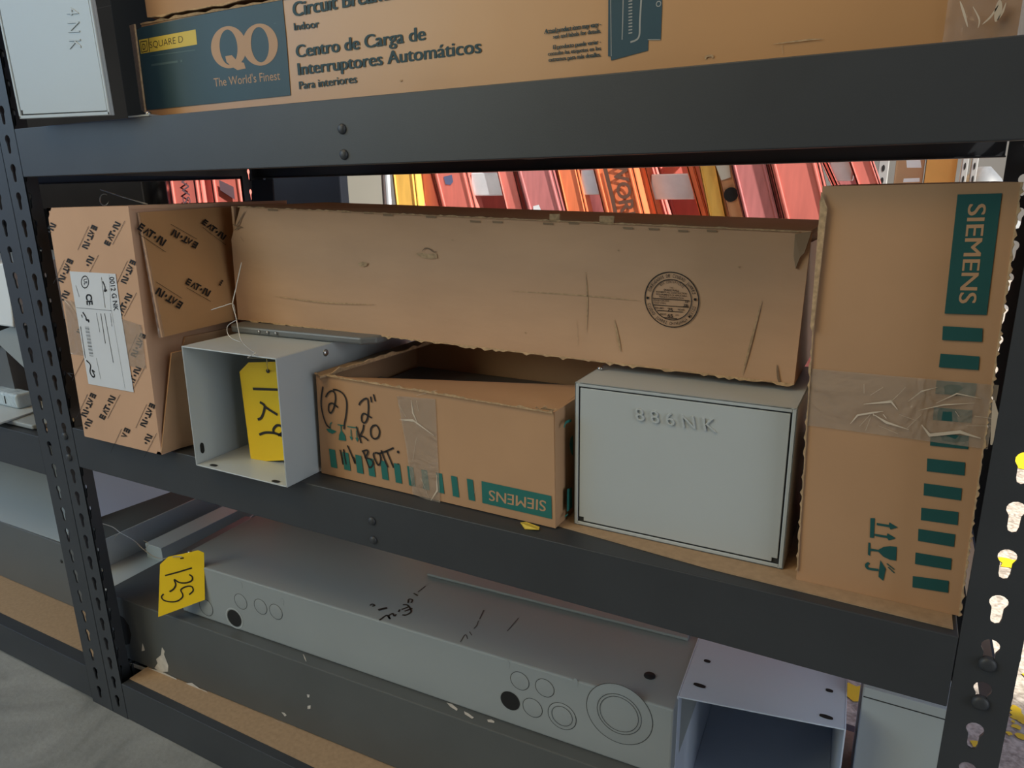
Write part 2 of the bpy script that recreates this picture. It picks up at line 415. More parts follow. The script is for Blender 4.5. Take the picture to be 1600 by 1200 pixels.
su = thing('shelving_unit', 'charcoal boltless steel shelving bay with perforated posts holding the boxes', 'shelving unit', (0, 0, 0))
post(su, 0, 0, 1, 1); post(su, 1.24, 0, -1, 1); post(su, 0, D_, 1, -1); post(su, 1.262, D_, -1, -1)
# rivet heights measured on the right post
rz = (atY(1542, 1037, 0).z, atY(1530, 1097, 0).z)
beam(su, .0405, 1.1995, 0, ZT, 1, h=.0633, mid=.619)
beam(su, .0405, 1.1995, 0, ZM, 1, h=.0645, mid=.619, rv=[(1.2205, rz), (.019, rz)])
beam(su, .0405, 1.1995, 0, ZB+.006, 1, h=.071, mid=False)
for zt in (ZT, ZM, ZB+.006): beam(su, .004, 1.22, D_, zt, -1, mid=False)
for zt in (ZT, ZM, ZB+.006):
    for x0, x1, lo in ((.0045, .0065, 0), (1.2335, 1.2355, .047 if zt == ZM else 0)):
        build('side_beam', MB().box(x0, x1, .042, D_-.042, zt-.060-lo, zt-.002-lo), 'dark', su)
for zt in (ZT, ZM): build('centre_support', MB().box(.600, .638, .004, D_-.004, zt-.048, zt-.012), 'dark', su)
def board(parent, pts, zt, th=.012, name='shelf_board'):
    return build(name, MB().slab([(x, y, zt-th) for x, y in pts], (0, 0, th)), 'pboard', parent)
board(su, [(.042, .044), (.70, .044), (.86, .030), (1.0, .016), (1.196, .009), (1.196, .44), (.042, .44)], ZM+.0012, .0010)
board(su, [(.042, .014), (1.196, .014), (1.196, .44), (.042, .44)], ZB+.0075, .0012)
board(su, [(.042, .03), (1.196, .03), (1.196, .44), (.042, .44)], ZT+.0012, .0010)
for zz in rz: build('rivet', MB().lathe((1.2402, .020, zz), (1, 0, 0), [(.0055, 0), (.0055, .0016), (.0044, .003), (.002, .0036)], 14), 'dark', su)
# neighbouring bay on the left
ZML = .5025
sl = thing('shelving_unit', 'dark shelving bay at the left edge, its middle shelf set slightly lower', 'shelving unit', (-1.25, 0, 0))
post(sl, -.0015, 0, -1, 1, width=.057, hu=.030); post(sl, -.0015, D_, -1, -1)
post(sl, -1.25, 0, 1, 1); post(sl, -1.25, D_, 1, -1)
for zt in (ZT, ZML, ZB+.007):
    beam(sl, -1.246, -.0585, 0, zt, 1, h=.0665 if zt < .9 else .0633, mid=False); beam(sl, -1.246, -.043, D_, zt, -1, mid=False)
    board(sl, [(-1.2, .022), (-.06, .022), (-.06, .44), (-1.2, .44)], zt+.0012, .0010)
    for x0, x1 in ((-1.2455, -1.2435), (-.0060, -.0040)):
        build('side_beam', MB().box(x0, x1, .042, D_-.042, zt-.060, zt-.002), 'dark', sl)

# ================================================================== CARTON HELPERS
def shut(mb, a, b, c, d, dp, t):
    """the five sheets that close a carton behind its front a-b-c-d, tucked just inside it"""
    e = Vector((0, .0042, 0))
    x = Vector((.0006, 0, 0)); z = Vector((0, 0, .0006))
    mb.panel(b+e-x, b+dp-x, c+dp-x, c+e-x, t, 6, 8, .0008, 3); mb.panel(a+dp+x, a+e+x, d+e+x, d+dp+x, t, 6, 8, .0008, 4)
    i = Vector((t+.001, 0, 0)); mb.panel(d+e-z+i, c+e-z-i, c+dp-z-i, d+dp-z+i, t, 8, 6, .0008, 5); mb.panel(a+dp+z+i, b+dp+z-i, b+e+z-i, a+e+z+i, t, 4, 4)
    mb.panel(b+dp-i, a+dp+i, d+dp+i, c+dp-i, t, 4, 4)
def lerp(a, b, t): return Vector(a)*(1-t)+Vector(b)*t
def torn(mb, a, b, n, out, wd, seed, thick=.0012):
    """ragged paper edge strip along a-b, standing wd along out with random notches"""
    rnd = random.Random(seed); a = Vector(a); b = Vector(b); out = Vector(out); V = []
    nn = (b-a).cross(out).normalized()*thick
    for i in range(n+1):
        p = a.lerp(b, i/n); V += [p-out*wd*.3, p+out*wd*(rnd.random()**2)]
    W = [v+nn for v in V]; k = len(V); F = []
    for i in range(n):
        q = 2*i; F += [(q, q+1, q+3, q+2), (k+q, k+q+2, k+q+3, k+q+1), (q+1, k+q+1, k+q+3, q+3), (q, q+2, k+q+2, k+q)]
    mb.add(V+W, F)

# ---- EATON carton
z0 = ZM+.0005
ea = thing('cardboard_carton', 'upright brown carton printed all over with black slanted logos, white label on its front', 'box', (.186, .12, z0))
TL, TR, BR, BL = Vector((.112, -.0165, .859)), Vector((.285, -.0165, .861)), Vector((.273, -.0165, z0)), Vector((.100, -.0165, z0))
dep = Vector((0, .262, 0)); T = .004
mb = MB(); mb.panel(BL, BR, TR, TL, T, 16, 24, .0006, 1)
mb.panel(BR+Vector((-.002, T, 0)), BR+dep+Vector((-.002, 0, 0)), TR+dep+Vector((-.002, 0, 0)), TR+Vector((-.002, T, 0)), T, 16, 20, .002, 2)
mb.panel(BL+dep, BL, TL, TL+dep, T, 8, 8, 0); mb.panel(BR+dep, BL+dep, TL+dep, TR+dep, T, 4, 4)
mb.panel(TL, TR, TR+dep, TL+dep, T, 12, 12, .0015, 3); mb.panel(BL+dep, BR+dep, BR, BL, T, 4, 4)
build('body', mb, 'card_pink', ea)
# outer flap on the right side, hinged near the top and swinging out at its lower end
f0 = Vector((.2885, -.006, .853)); f3 = Vector((.2885, .240, .858))
f1 = atX(254, 527, .312); f2 = Vector((.303, .235, f1.z+.004))
mb = MB(); mb.panel(f1, f2, f3, f0, .003, 14, 14, .0035, 5, sc=11)
fl = build('side_flap', mb, 'card_gloss', ea)
mb = MB(); 
for t in range(12):
    a = lerp(f0, f1, t/12); b = lerp(f0, f1, (t+1)/12); r1 = .0016+.0018*(t/12)
    mb.tube([a+Vector((0, -.001, 0)), b+Vector((0, -.001, 0))], [r1, r1+.0003], 6)
build('tape_edge', mb, 'wrap', fl)
# lower flap, folded at the bottom edge
g0 = BR+Vector((.0005, .000, .003)); g1 = BR+Vector((.001, .19, .003)); g2 = Vector((.298, .19, .688)); g3 = Vector((.2805, .040, .686))
mb = MB(); mb.panel(g0, g1, g2, g3, .003, 8, 8, .0015, 8); build('lower_flap', mb, 'card', ea)
g4 = Vector((.2945, .006, .672)); mb = MB(); mb.panel(g0+Vector((.001, -.001, 0)), g0+Vector((.012, .045, 0)), Vector((.3095, .055, .676)), g4, .003, 6, 8, .001, 9)
build('corner_flap', mb, 'card', ea)
FE = Face(BL+Vector((0, -.0005, 0)), (0, -1, 0), .0002)
FR = Face((f0+f1)/2+Vector((.0008, 0, 0)), (f1-f0).cross(f3-f0), .0022)
z5 = lambda x, y: (60+x/2.856, 300+y/2.857)
def eaton(mb, face, s, e, h, st='ETN', line=True, k=1):
    """slanted wordmark from s to e (crop coordinates), h high; clip selects letters"""
    sx, sy = s; dx, dy = e[0]-s[0], e[1]-s[1]; L = math.hypot(dx, dy); ux, uy = dx/L, dy/L; vx, vy = uy, -ux
    q = lambda a, b: z5(sx+ux*a*L+vx*b*h, sy+uy*a*L+vy*b*h)
    P = lambda pts: poly(mb, face, [q(a, b) for a, b in pts], k)
    if 'E' in st:
        P([(0, 0), (.05, 0), (.05, 1), (0, 1)])
        for b in (0, .38, .76): P([(.05, b), (.17, b), (.17, b+.24), (.05, b+.24)])
    if 'A' in st or st == 'ETN':
        P([(.22, 0), (.27, 0), (.33, .72), (.30, 1)]); P([(.36, 0), (.41, 0), (.335, .8), (.31, .72)])
    if 'T' in st:
        P([(.36, .78), (.58, .78), (.58, 1), (.36, 1)]); P([(.44, 0), (.50, 0), (.50, .78), (.44, .78)])
    if 'N' in st:
        P([(.60, .35), (.635, .22), (.67, .35), (.67, .55), (.635, .68), (.60, .55)])
        P([(.73, 0), (.79, 0), (.79, 1), (.73, 1)]); P([(.94, 0), (1, 0), (1, 1), (.94, 1)]); P([(.79, 1), (.86, 1), (.94, 0), (.88, 0)])
    if line: P([(.12, -.42), (1.18, -.42), (1.18, -.36), (.12, -.36)])
mb = MB()
U = lambda x, y, st='ETN', ln=True: eaton(mb, FE, (x-25, y+50), (x+27, y-50), 27, st, ln)
Dn = lambda x, y, st='ETN', ln=True: eaton(mb, FE, (x+24, y-50), (x-22, y+50), 27, st, ln)
U(52, 197, 'N', False); Dn(215, 195); U(340, 192); Dn(107, 345); U(222, 345, 'N'); Dn(388, 350); U(392, 512)
U(112, 500, 'N', False); Dn(168, 625, 'AT', False); Dn(432, 678); U(160, 800, 'A'); U(432, 838); Dn(210, 945); U(318, 968); Dn(474, 990)
U(215, 1072, 'N', False); Dn(362, 1100, 'EA'); U(482, 1140, 'N')
build('printed_logos', mb, 'ink', ea)
mb = MB()
eaton(mb, FR, (440, 165), (555, 243), 34); eaton(mb, FR, (716, 228), (605, 165), 30); eaton(mb, FR, (648, 495), (538, 425), 34); eaton(mb, FR, (655, 410), (757, 468), 30)
eaton(mb, FR, (728, 140), (825, 215), 26); eaton(mb, FR, (806, 415), (850, 440), 26, 'E', False)
build('flap_logos', mb, 'ink', fl)
# label
z3 = Z_(100, 400, 5.457)
mb = MB(); mb.slab([FE.pt(x, y, 1.5) for x, y in z3([(48, 130), (440, 152), (475, 420), (595, 1162), (210, 1090)])], (0, -.0002, 0))
lab = build('shipping_label', mb, 'paper', ea); lab['label'] = 'white printed label'
mb = MB(); FL = Face(BL+Vector((0, -.00105, 0)), (0, -1, 0), .0002)
def tz(st, a, b, c, bold=0): A = z3([a, b, c]); text(mb, FL, st, A[0], A[1], A[2], bold)
tz('0012 G NK', (386, 180), (426, 468), (424, 176), .012)
o = z3([(178, 222)])[0]; ring(mb, FL, o, (6.2, 0), (0, 10), .84); tz('UL', (166, 196), (172, 246), (194, 194), .02)
tz('CE', (185, 325), (196, 418), (232, 322), .04); tz('-', (205, 416), (207, 426), (230, 416))
def sz(pts, wd): stroke(mb, FL, z3(pts), wd, sm=False)
sz([(105, 440), (405, 466)], .0005); sz([(405, 466), (520, 1130)], .0003); sz([(385, 160), (400, 465)], .0003)
sz([(318, 180), (350, 440)], .0007); stroke(mb, FL, z3([(330, 215), (350, 270), (345, 300), (366, 290)]), .0022)
for i in range(26):     # barcode
    y = 600+i*10; wd = (.0004, .0009, .0014)[(i*7) % 3]; x = 178+i*1.55
    sz([(x, y), (x+34, y+3)], wd*.55)
sz([(140, 600), (182, 870)], .0011); sz([(148, 500), (156, 525)], .0018)
sz([(395, 490), (408, 600)], .0006); sz([(345, 490), (420, 910)], .0009); sz([(312, 490), (352, 745)], .0011); sz([(275, 485), (305, 650)], .0006); sz([(100, 250), (130, 350)], .0006)
sz([(275, 870), (312, 1050)], .0005)
stroke(mb, FL, z3([(160, 480), (185, 520), (190, 545), (210, 548), (208, 565)]), .0026); stroke(mb, FL, z3([(190, 890), (225, 930), (222, 990), (245, 1030), (260, 1020), (240, 975), (262, 990)]), .0024)
build('label_print', mb, 'ink', lab)
# clear tape under the label
mb = MB(); mb.slab([FE.pt(x, y, 1.1) for x, y in z3([(0, 375), (60, 380), (520, 545), (660, 590), (700, 960), (560, 940), (170, 850), (55, 835)])], (0, -.0001, 0))
build('tape', mb, 'tape', ea)

# ---- open-ended grey wireway box holding tag 129
tr = thing('metal_enclosure', 'grey steel box with its open front facing out, beside the slant-logo carton', 'enclosure', (.43, .1, ZM))
def openbox(x0, x1, y0, y1, z0, z1, t=.0018, xt=0, yaw=0):
    mb = MB()
    mb.box(x0, x0+t, y0, y1, z0, z1); mb.box(x1-t, x1, y0, y1, z0, z1)
    mb.box(x0+t, x1-t, y0, y1, z0, z0+t); mb.box(x0+t, x1-t, y0, y1, z1-t, z1); mb.box(x0+t, x1-t, y1-t, y1, z0+t, z1-t)
    cx, cy = (x0+x1)/2, y0
    for v in mb.v:
        k = (v.z-z0)/(z1-z0); v.x += xt*k
        dx, dy = v.x-cx, v.y-cy; v.x = cx+dx*math.cos(yaw)-dy*math.sin(yaw); v.y = cy+dx*math.sin(yaw)+dy*math.cos(yaw)
    return mb
build('body', openbox(.3475, .5095, -.021, .415, ZM, .6925, xt=.005), 'grey', tr, bev=.0008)
def slot(parent, face, c, rx, rz, name='mounting_slot'):
    o = face.pt(*c); u, v = frame_of(face.n); mb = MB()
    P = [o+u*(rx*math.copysign(min(1, abs(math.cos(a))*1.2), math.cos(a)))+v*rz*math.sin(a) for a in [2*math.pi*i/18 for i in range(18)]]
    mb.slab(P, face.n*.0002); return build(name, mb, 'black', parent)
FTL = Face((.3502, 0, .6), (1, 0, 0), .0003); FTB = Face((.43, .4132, .6), (0, -1, 0), .0003)
for c in ((298, 563), (316, 700)): slot(tr, FTL, c, .003, .0075)
slot(tr, FTB, (358, 687), .003, .003); slot(tr, Face((.4, 0, ZM+.0019), (0, 0, 1), .0003), (334, 727), .006, .003); slot(tr, Face((.4, 0, ZM+.0019), (0, 0, 1), .0003), (431, 752), .006, .003)
p = atX(508, 551, .5135)
build('screw', MB().lathe(p, (1, 0, 0), [(.0046, 0), (.0046, .0012), (.003, .0028), (.0012, .0032)], 14), 'zinc', tr)

# tag 129 on its wire
t9 = thing('lot_tag', 'yellow tag numbered 129 hanging inside the grey open steel box', 'tag', (.46, .03, .555))
FT = Face((.47, .036, .62), (.10, -1, .04), .0006)
z4 = Z_(340, 540, 6)
P = [FT.pt(x, y, 0) for x, y in z4([(205, 245), (290, 158), (600, 150), (680, 232), (765, 1068), (315, 1090)])]
build('tag_plate', MB().slab(P, FT.n*-.0006), 'yellow', t9)
mb = MB()
for s in ([(330, 405), (430, 408), (560, 413)], [(395, 530), (425, 548), (440, 575), (425, 640), (405, 680), (375, 692)], [(438, 570), (490, 605), (560, 648)], [(390, 835), (450, 815), (530, 820), (600, 845)], [(530, 822), (522, 785), (556, 748), (600, 760), (606, 815), (565, 842)]):
    stroke(mb, FT, z4(s), .0034)
disc(mb, FT, z4([(470, 238)])[0], .0028)
build('handwritten_number', mb, 'marker', t9)
def wirepts(L, f): return [f(i, x, y) for i, (x, y) in enumerate(L)]
zw = lambda x, y: (x/4, 300+y/4)
wy = lambda L, ya, yb: smooth([atY(*zw(x, y), ya+(yb-ya)*i/(len(L)-1)) for i, (x, y) in enumerate(L)])
mb = MB()
mb.tube(wy([(1510, 440), (1475, 600), (1455, 700), (1475, 780), (1490, 860), (1510, 930), (1560, 980), (1600, 1006)], .03, -.023), .0006, 5)
mb.tube(wy([(1478, 800), (1425, 835), (1422, 880), (1450, 915), (1505, 938)], -.005, -.012), .0005, 5)
mb.tube(wy([(1320, 737), (1390, 715), (1455, 700), (1470, 760)], .0, .01), .0005, 5)
mb.tube([atY(400, 551.5, -.023), Vector((.472, -.024, .690)), Vector((.476, .0, .684)), FT.pt(*z4([(470, 238)])[0], 2)], .0006, 5)
build('tie_wire', mb, 'wire', t9)

# ---- dark flat cover under the long carton
pl = thing('metal_cover', 'dark grey flat metal cover lying under the long plain carton', 'panel', (.5, .2, .6925))
a = atZ(396, 512, .6975); 
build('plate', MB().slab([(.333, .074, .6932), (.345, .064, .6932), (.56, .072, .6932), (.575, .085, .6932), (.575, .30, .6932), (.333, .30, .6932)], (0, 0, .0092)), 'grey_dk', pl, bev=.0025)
for x in (.395, .41, .425): build('screw', MB().lathe((x, .0655, .698), (0, -1, 0), [(.0022, 0), (.0018, .0012)], 8), 'zinc', pl)

# ---- long plain carton
yl = .096
lc = thing('cardboard_carton', 'long plain brown carton with round stamp lying across the other boxes', 'box', (.69, .2, .700))
a = Vector((.322, yl, .7035)); b = Vector((1.0525, yl, .6945)); c = Vector((1.0555, yl, .8345)); d = Vector((.330, yl, .857))
dp = Vector((0, .19, 0)); mb = MB()
cut = .030   # crushed top corners
mb.panel(a, b, c, d, .004, 60, 14, .0009, 21, sc=7)
V = mb.v
for v in V:   # crushed upper left corner, bulge of the front
    k = max(0, 1-((v.x-.325)/.03)) * max(0, (v.z-.815)/.042)
    v.x += .020*k; v.y += .006*k
ey = Vector((0, .0045, 0)); mb.panel(d+Vector((.018, .0045, -.001)), c+ey+Vector((-.004, 0, -.001)), c+dp, d+dp, .004, 40, 8, .002, 22); mb.panel(a+dp, b+dp, b+ey+Vector((-.005, 0, .001)), a+ey+Vector((.005, 0, .001)), .004, 10, 4); mb.panel(b+ey, b+dp, c+dp+Vector((-.012, 0, -.02)), c+ey+Vector((-.010, 0, -.016)), .004, 8, 8, .001, 24)
mb.panel(a+dp, a+ey, d+ey, d+dp, .004, 8, 8); mb.panel(b+dp, a+dp, d+dp, c+dp, .004, 4, 4)
build('body', mb, 'card_pale', lc)
FLc = Face((0, yl-.0007, 0), (0, -1, 0), .0003)
mb = MB(); torn(mb, a+Vector((0, -.0012, .001)), b+Vector((0, -.0012, .001)), 150, (0, -.3, -1), .0028, 4); torn(mb, d+Vector((.02, -.001, -.0005)), c+Vector((-.01, -.001, -.0005)), 150, (0, -.1, 1), .0016, 5)
for (x0, x1) in ((.803, .814), (.858, .873)):
    zt = .857-(x0-.33)*.031; mb.slab([(x0, yl-.001, zt-.002), (x1, yl-.001, zt-.0025), (x1, yl-.0005, zt+.006), (x0, yl-.0005, zt+.006)], (0, .002, 0))
build('torn_edges', mb, 'card_edge', lc)
mb = MB()
for x, y in [(425, 327.5), (540, 330), (575, 332), (605, 335.5), (672, 338.5), (741, 345.5), (776, 346.5), (855, 349), (895, 348.5), (935, 347.5), (980, 356), (1020, 357.5), (1066, 360.5), (1111, 360.5)]:
    x0, x1 = x-7, x+9
    poly(mb, FLc, [(x0, y-1.5), (x1, y-.5), (x1, y+2.4), (x0+1, y+2)])
build('perforations', mb, 'card_in', lc)
# dented right end: flap edges
mb = MB(); FX = FLc
mb.slab([atY(1242, 366, yl-.004), atY(1268, 362, yl-.004), atY(1257, 395, yl-.004), atY(1250, 402, yl-.004), atY(1243, 420, yl-.003), atY(1240, 400, yl-.003)], (0, .004, 0))
build('crushed_corner', mb, 'card_in', lc)
mb = MB()
for i, s in enumerate(([(363, 350), (370, 352), (376, 342), (383, 330)], [(366, 360), (374, 355), (380, 356)], [(376, 370), (381, 378)], [(1214, 570), (1216, 590), (1220, 602)])): stroke(mb, FLc, s, .0022, 1.2, True)
stroke(mb, FLc, [(659, 393), (664, 388), (671, 389), (678, 394), (682, 392)], .0015, 1.3, True)
build('scuffs', mb, 'pedge', lc)
mb = MB()
poly(mb, FLc, [(650, 396), (659, 395), (668, 397), (682, 396), (683, 403), (674, 405), (662, 403), (655, 400)], 1.1)
poly(mb, FLc, [(560, 411), (566, 409), (574, 411), (573, 415), (566, 417), (561, 415)], 1.1)
stroke(mb, FLc, [(960, 500), (966, 530), (970, 550)], .0022, 1, True); stroke(mb, FLc, [(901, 500), (903, 540)], .0015, 1, True); stroke(mb, FLc, [(915, 425), (918, 470), (916, 520)], .0012, 1, True)
stroke(mb, FLc, [(1190, 470), (1172, 540), (1160, 585)], .002, 1, True); stroke(mb, FLc, [(430, 463), (500, 472), (585, 476)], .0016, 1, True); stroke(mb, FLc, [(800, 455), (900, 461), (1000, 470)], .0013, 1, True)
for x, y in ((706, 375), (966, 391), (821, 520), (1154, 417)): disc(mb, FLc, (x, y), .0008)
build('surface_tears', mb, 'card_edge', lc)
# round maker's stamp
mb = MB(); C0 = (1049, 468.5); EX = (43.5, 3.0); EY = (0, -44)
ring(mb, FLc, C0, EX, EY, .965, n=64); ring(mb, FLc, C0, (32, 2.2), (0, -32.4), .96, n=56)
def arctext(st, r0, r1, aS, aE, flip=False, bold=.01):
    o = FLc.pt(*C0); ex = FLc.pt(C0[0]+EX[0], C0[1]+EX[1])-o; ey = FLc.pt(C0[0]+EY[0], C0[1]+EY[1])-o
    n = len(st)
    for i, ch in enumerate(st):
        if ch == ' ': continue
        a = math.radians(aS+(aE-aS)*(i+.5)/n); V, F = glyphs(ch, bold); x0 = min(p.x for p in V); x1 = max(p.x for p in V)
        wdt = abs(math.radians(aE-aS))/n*((r0+r1)/2)*.82; wdt *= min(1, (x1-x0)/.5)
        er = Vector((math.cos(a), math.sin(a))); et = Vector((math.sin(a), -math.cos(a)))
        if flip: et = -et
        pts = []
        for p in V:
            u = ((p.x-x0)/(x1-x0)-.5)*wdt; v = p.y/CAP
            rr = (r1-(r1-r0)*v) if flip else (r0+(r1-r0)*v)
            q = er*rr+et*u; pts.append(o+ex*q.x+ey*q.y)
        mb.add(pts, F)
arctext('CORRUGADOS DE CIUDAD JUAREZ', .80, .91, 163, 17)
arctext('CIUDAD JUAREZ CHIHUAHUA MEXICO', .80, .91, 192, 348, True)
arctext('BOX CERTIFICATE', .60, .69, 130, 46, False, 0)
def st(s, xa, xb, y, h, bold=0):
    k = 3.0/43.5
    text(mb, FLc, s, (C0[0]+xa, C0[1]+y+xa*k), (C0[0]+xb, C0[1]+y+xb*k), (C0[0]+xa, C0[1]+y+xa*k-h), bold)
def ln(xa, xb, y, wd=.0007): k = 3.0/43.5; stroke(mb, FLc, [(C0[0]+xa, C0[1]+y+xa*k), (C0[0]+xb, C0[1]+y+xb*k)], wd, sm=False)
st('THIS', -3, 3, -17.8, 2.2); st('SINGLE WALL', -12, 12, -13.5, 2.8, .02); st('BOX MEETS ALL CONSTRUCTION', -24, 24, -10, 2.4, .01); st('REQUIREMENTS OF APPLICABLE', -24, 24, -6.2, 2.4, .01); st('FREIGHT CLASSIFICATION', -19, 19, -2.4, 2.4, .01)
ln(-29, 28, -.6); st('EDGE CRUSH', -28, -4, 3.4, 2.6, .01); st('TEST MIN', -28, -9, 7.6, 2.8); st('32', 21, 26, 2.8, 3, .02); st('26', 19, 26, 8.2, 3.2, .03); ln(-28, 27, 9.8); ln(18, 27, 9.2, .0005)
st('SIZE LIMIT', -26, -12, 15.2, 2.2, .02); st('75', -6, 2, 18.6, 5.4, .02); st('INCHES', 10, 20, 15.6, 2.4, .02); ln(-22, 18, 18)
st('GROSS WT', -18, -8, 24.5, 2.6, .02); st('65', -6, 2, 27.4, 5, .02); st('LBS', 6, 11, 24.4, 2.2, .01); ln(-13, 9, 28.6)
disc(mb, FLc, (1012, 465.5), .0013); disc(mb, FLc, (1086, 468), .0013)
build('round_stamp', mb, 'ink', lc)

# ---- small open carton with marker writing
zb = ZM+.0013; yo = .0265
oc = thing('cardboard_carton', 'low open-topped carton with black marker writing on its front', 'box', (.68, .12, zb))
A = Vector((.5165, yo+.004, zb)); B = Vector((.8425, yo-.002, zb)); Cc = Vector((.8405, yo-.002, .660)); Dd = Vector((.5225, yo+.004, .664))
ZU = Vector((0, .205, 0)); mb = MB(); t = .0035
mb.panel(A, B, Cc, Dd, t, 40, 14, .0006, 31)
B2 = Vector((.8475, .205+yo, zb)); C2 = Vector((.847, .205+yo, .664))
mb.panel(B, B2, C2, Cc+Vector((.001, .001, 0)), t, 12, 10, .0012, 32)
mb.panel(A+ZU, A, Dd, Dd+ZU, t, 10, 8, .001, 33); mb.panel(B2, A+ZU, Dd+ZU, C2, t, 6, 6); mb.panel(A, A+ZU, B2, B, t, 4, 4)
build('body', mb, 'card', oc)
# near flap folded back into the box mouth
h0 = lerp(Dd, Cc, .12)+Vector((0, .003, -.001)); h1 = Cc+Vector((-.004, .006, -.002)); h2 = Vector((.838, .125, .6615)); h3 = Vector((.575, .125, .640))
mb = MB(); mb.panel(h0, lerp(h0, h1, 1)+Vector((0, .004, 0)), h2, h3, .003, 20, 8, .0015, 35); build('top_flap', mb, 'card', oc)
# left flap standing ajar
k0 = Dd+Vector((.000, .002, 0)); k1 = Dd+ZU+Vector((0, -.01, 0)); k2 = Vector((.60, .215, .682)); k3 = Vector((.538, .020, .664))
mb = MB(); mb.panel(k0, k3, k2, k1, .003, 6, 12, .001, 36); build('side_flap', mb, 'card_in', oc)
mb = MB(); torn(mb, k3, k2, 24, (.3, 0, 1), .006, 41); torn(mb, Dd+Vector((0, -.001, 0)), Cc+Vector((0, -.001, 0)), 60, (0, 0, 1), .003, 42)
torn(mb, h1+Vector((-.02, 0, .001)), h1+Vector((.004, .004, .002)), 10, (0, -.4, 1), .006, 43)
build('torn_edges', mb, 'card_edge', oc)
FO = Face((A+Dd)/2+Vector((0, -.0005, 0)), (B-A).cross(Dd-A), .0002)
z7 = Z_(480, 530, 3.636)
mb = MB()
xs = [123, 199, 272, 340, 415, 491, 567, 647, 731, 816, 906]; ty = [622, 640, 655, 673, 688, 703, 720, 739, 757, 775, 792]; by = [734, 748, 766, 783, 802, 821, 838, 858, 878, 899, 920]
for x, y0, y1 in zip(xs, ty, by): poly(mb, FO, z7([(x, y0), (x+34, y0+7), (x+48, y1), (x+12, y1-8)]))
build('printed_stripes', mb, 'petrol', oc)
mb = MB(); poly(mb, FO, z7([(990, 806), (1387, 891), (1390, 1022), (995, 930)])); bp_ = build('brand_panel', mb, 'petrol', oc)
mb = MB(); q = z7([(1357, 920), (1032, 857), (1355, 980)]); btext(mb, FO, 'SIEMENS', *q, .02, k=1.8)
build('brand_lettering', mb, 'tan_ink', bp_)
z2 = Z_(480, 590, 7.5); mb = MB()
P = lambda pts: poly(mb, FO, z2(pts))
P([(222, 600), (285, 605), (345, 632), (295, 660), (250, 640)]); stroke(mb, FO, z2([(272, 605), (268, 550), (288, 525)]), .0012)
P([(355, 545), (430, 556), (430, 568), (355, 558)]); P([(387, 560), (400, 560), (405, 625), (440, 670), (455, 742), (370, 732), (374, 670), (392, 625)])
P([(470, 566), (592, 584), (592, 598), (470, 580)])
for x, y in ((505, 605), (572, 620)): P([(x, y), (x+10, y+2), (x+15, y+90), (x+28, y+92), (x+14, y+135), (x-10, y+84), (x+5, y+88)])
build('handling_symbols', mb, 'petrol', oc)
mb = MB()
S = lambda pts, wd=.0021: stroke(mb, FO, z2(pts), wd, 2.2)
S([(185, 105), (165, 230), (165, 340), (190, 460), (225, 550), (268, 590)])
S([(215, 230), (240, 185), (285, 155), (320, 180), (330, 250), (315, 340), (290, 400), (268, 415), (250, 380), (255, 320), (290, 300), (330, 325), (362, 352)])
S([(300, 140), (360, 150), (420, 190), (455, 260), (462, 350), (450, 460), (435, 540), (430, 605)])
S([(605, 322), (625, 285), (670, 250), (705, 250), (715, 310), (715, 400), (700, 490), (670, 530), (640, 510), (637, 450), (665, 420), (710, 445), (755, 472)])
S([(742, 222), (753, 290)]); S([(775, 195), (797, 278)])
S([(573, 572), (600, 660), (630, 768)]); S([(662, 550), (648, 620), (610, 690)]); S([(610, 690), (655, 690), (715, 738)])
S([(775, 560), (745, 600), (748, 680), (790, 718), (835, 690), (845, 620), (810, 560), (770, 565)])
S([(385, 845), (402, 930), (420, 1020)]); S([(425, 840), (440, 930), (458, 1018)]); S([(470, 795), (520, 910), (560, 1010)]); S([(540, 930), (560, 1010)])
S([(655, 870), (690, 960), (725, 1055)]); S([(640, 865), (700, 850), (708, 880), (675, 940)]); S([(675, 940), (740, 955), (772, 1000), (752, 1045), (725, 1055)])
S([(785, 880), (775, 910), (800, 975), (830, 1025), (858, 990), (855, 920), (830, 885), (790, 880)])
S([(865, 850), (900, 950), (945, 1052)]); S([(925, 850), (970, 960), (1010, 1057)]); S([(822, 892), (900, 872), (1012, 823)])
disc(mb, FO, z2([(1065, 872)])[0], .0018, 2.2); disc(mb, FO, z2([(1065, 1012)])[0], .001, 2.2)
build('marker_writing', mb, 'marker', oc)
mb = MB(); mb.slab([FO.pt(x, y, 3) for x, y in z7([(510, 322), (728, 340), (742, 640), (757, 938), (690, 915), (600, 880), (560, 600)])], FO.n*.0001)
tp = build('tape', mb, 'tape', oc)
mb = MB(); S = lambda pts, wd=.0013: stroke(mb, FO, z7(pts), wd, 4, True, False)
S([(525, 455), (600, 460), (625, 478), (720, 548)], .0022); S([(527, 463), (575, 462), (615, 470)]); S([(515, 365), (560, 440)]); S([(590, 345), (600, 420), (625, 475)], .002); S([(620, 350), (632, 410)]); S([(620, 560), (600, 690)]); S([(735, 770), (738, 860), (700, 920)], .002); S([(645, 790), (690, 900)], .0016)
S([(620, 320), (735, 290)]); S([(955, 850), (950, 875)], .001)
build('crease_glints', mb, 'crease_glint', tp)  # tape creases drawn pale, with the gloss highlights painted in
FS = Face((.848, .1, .6), (1, -.02, 0), .0016); mb = MB()
zs = Z_(800, 600, 4)
stroke(mb, FS, zs([(325, 272), (338, 240), (372, 228)]), .003); poly(mb, FS, zs([(360, 380), (366, 340), (380, 320), (382, 450), (368, 430)])); poly(mb, FS, zs([(345, 658), (374, 645), (378, 770), (343, 800)])); stroke(mb, FS, zs([(330, 830), (350, 812)]), .002)
build('side_symbols', mb, 'petrol', oc)
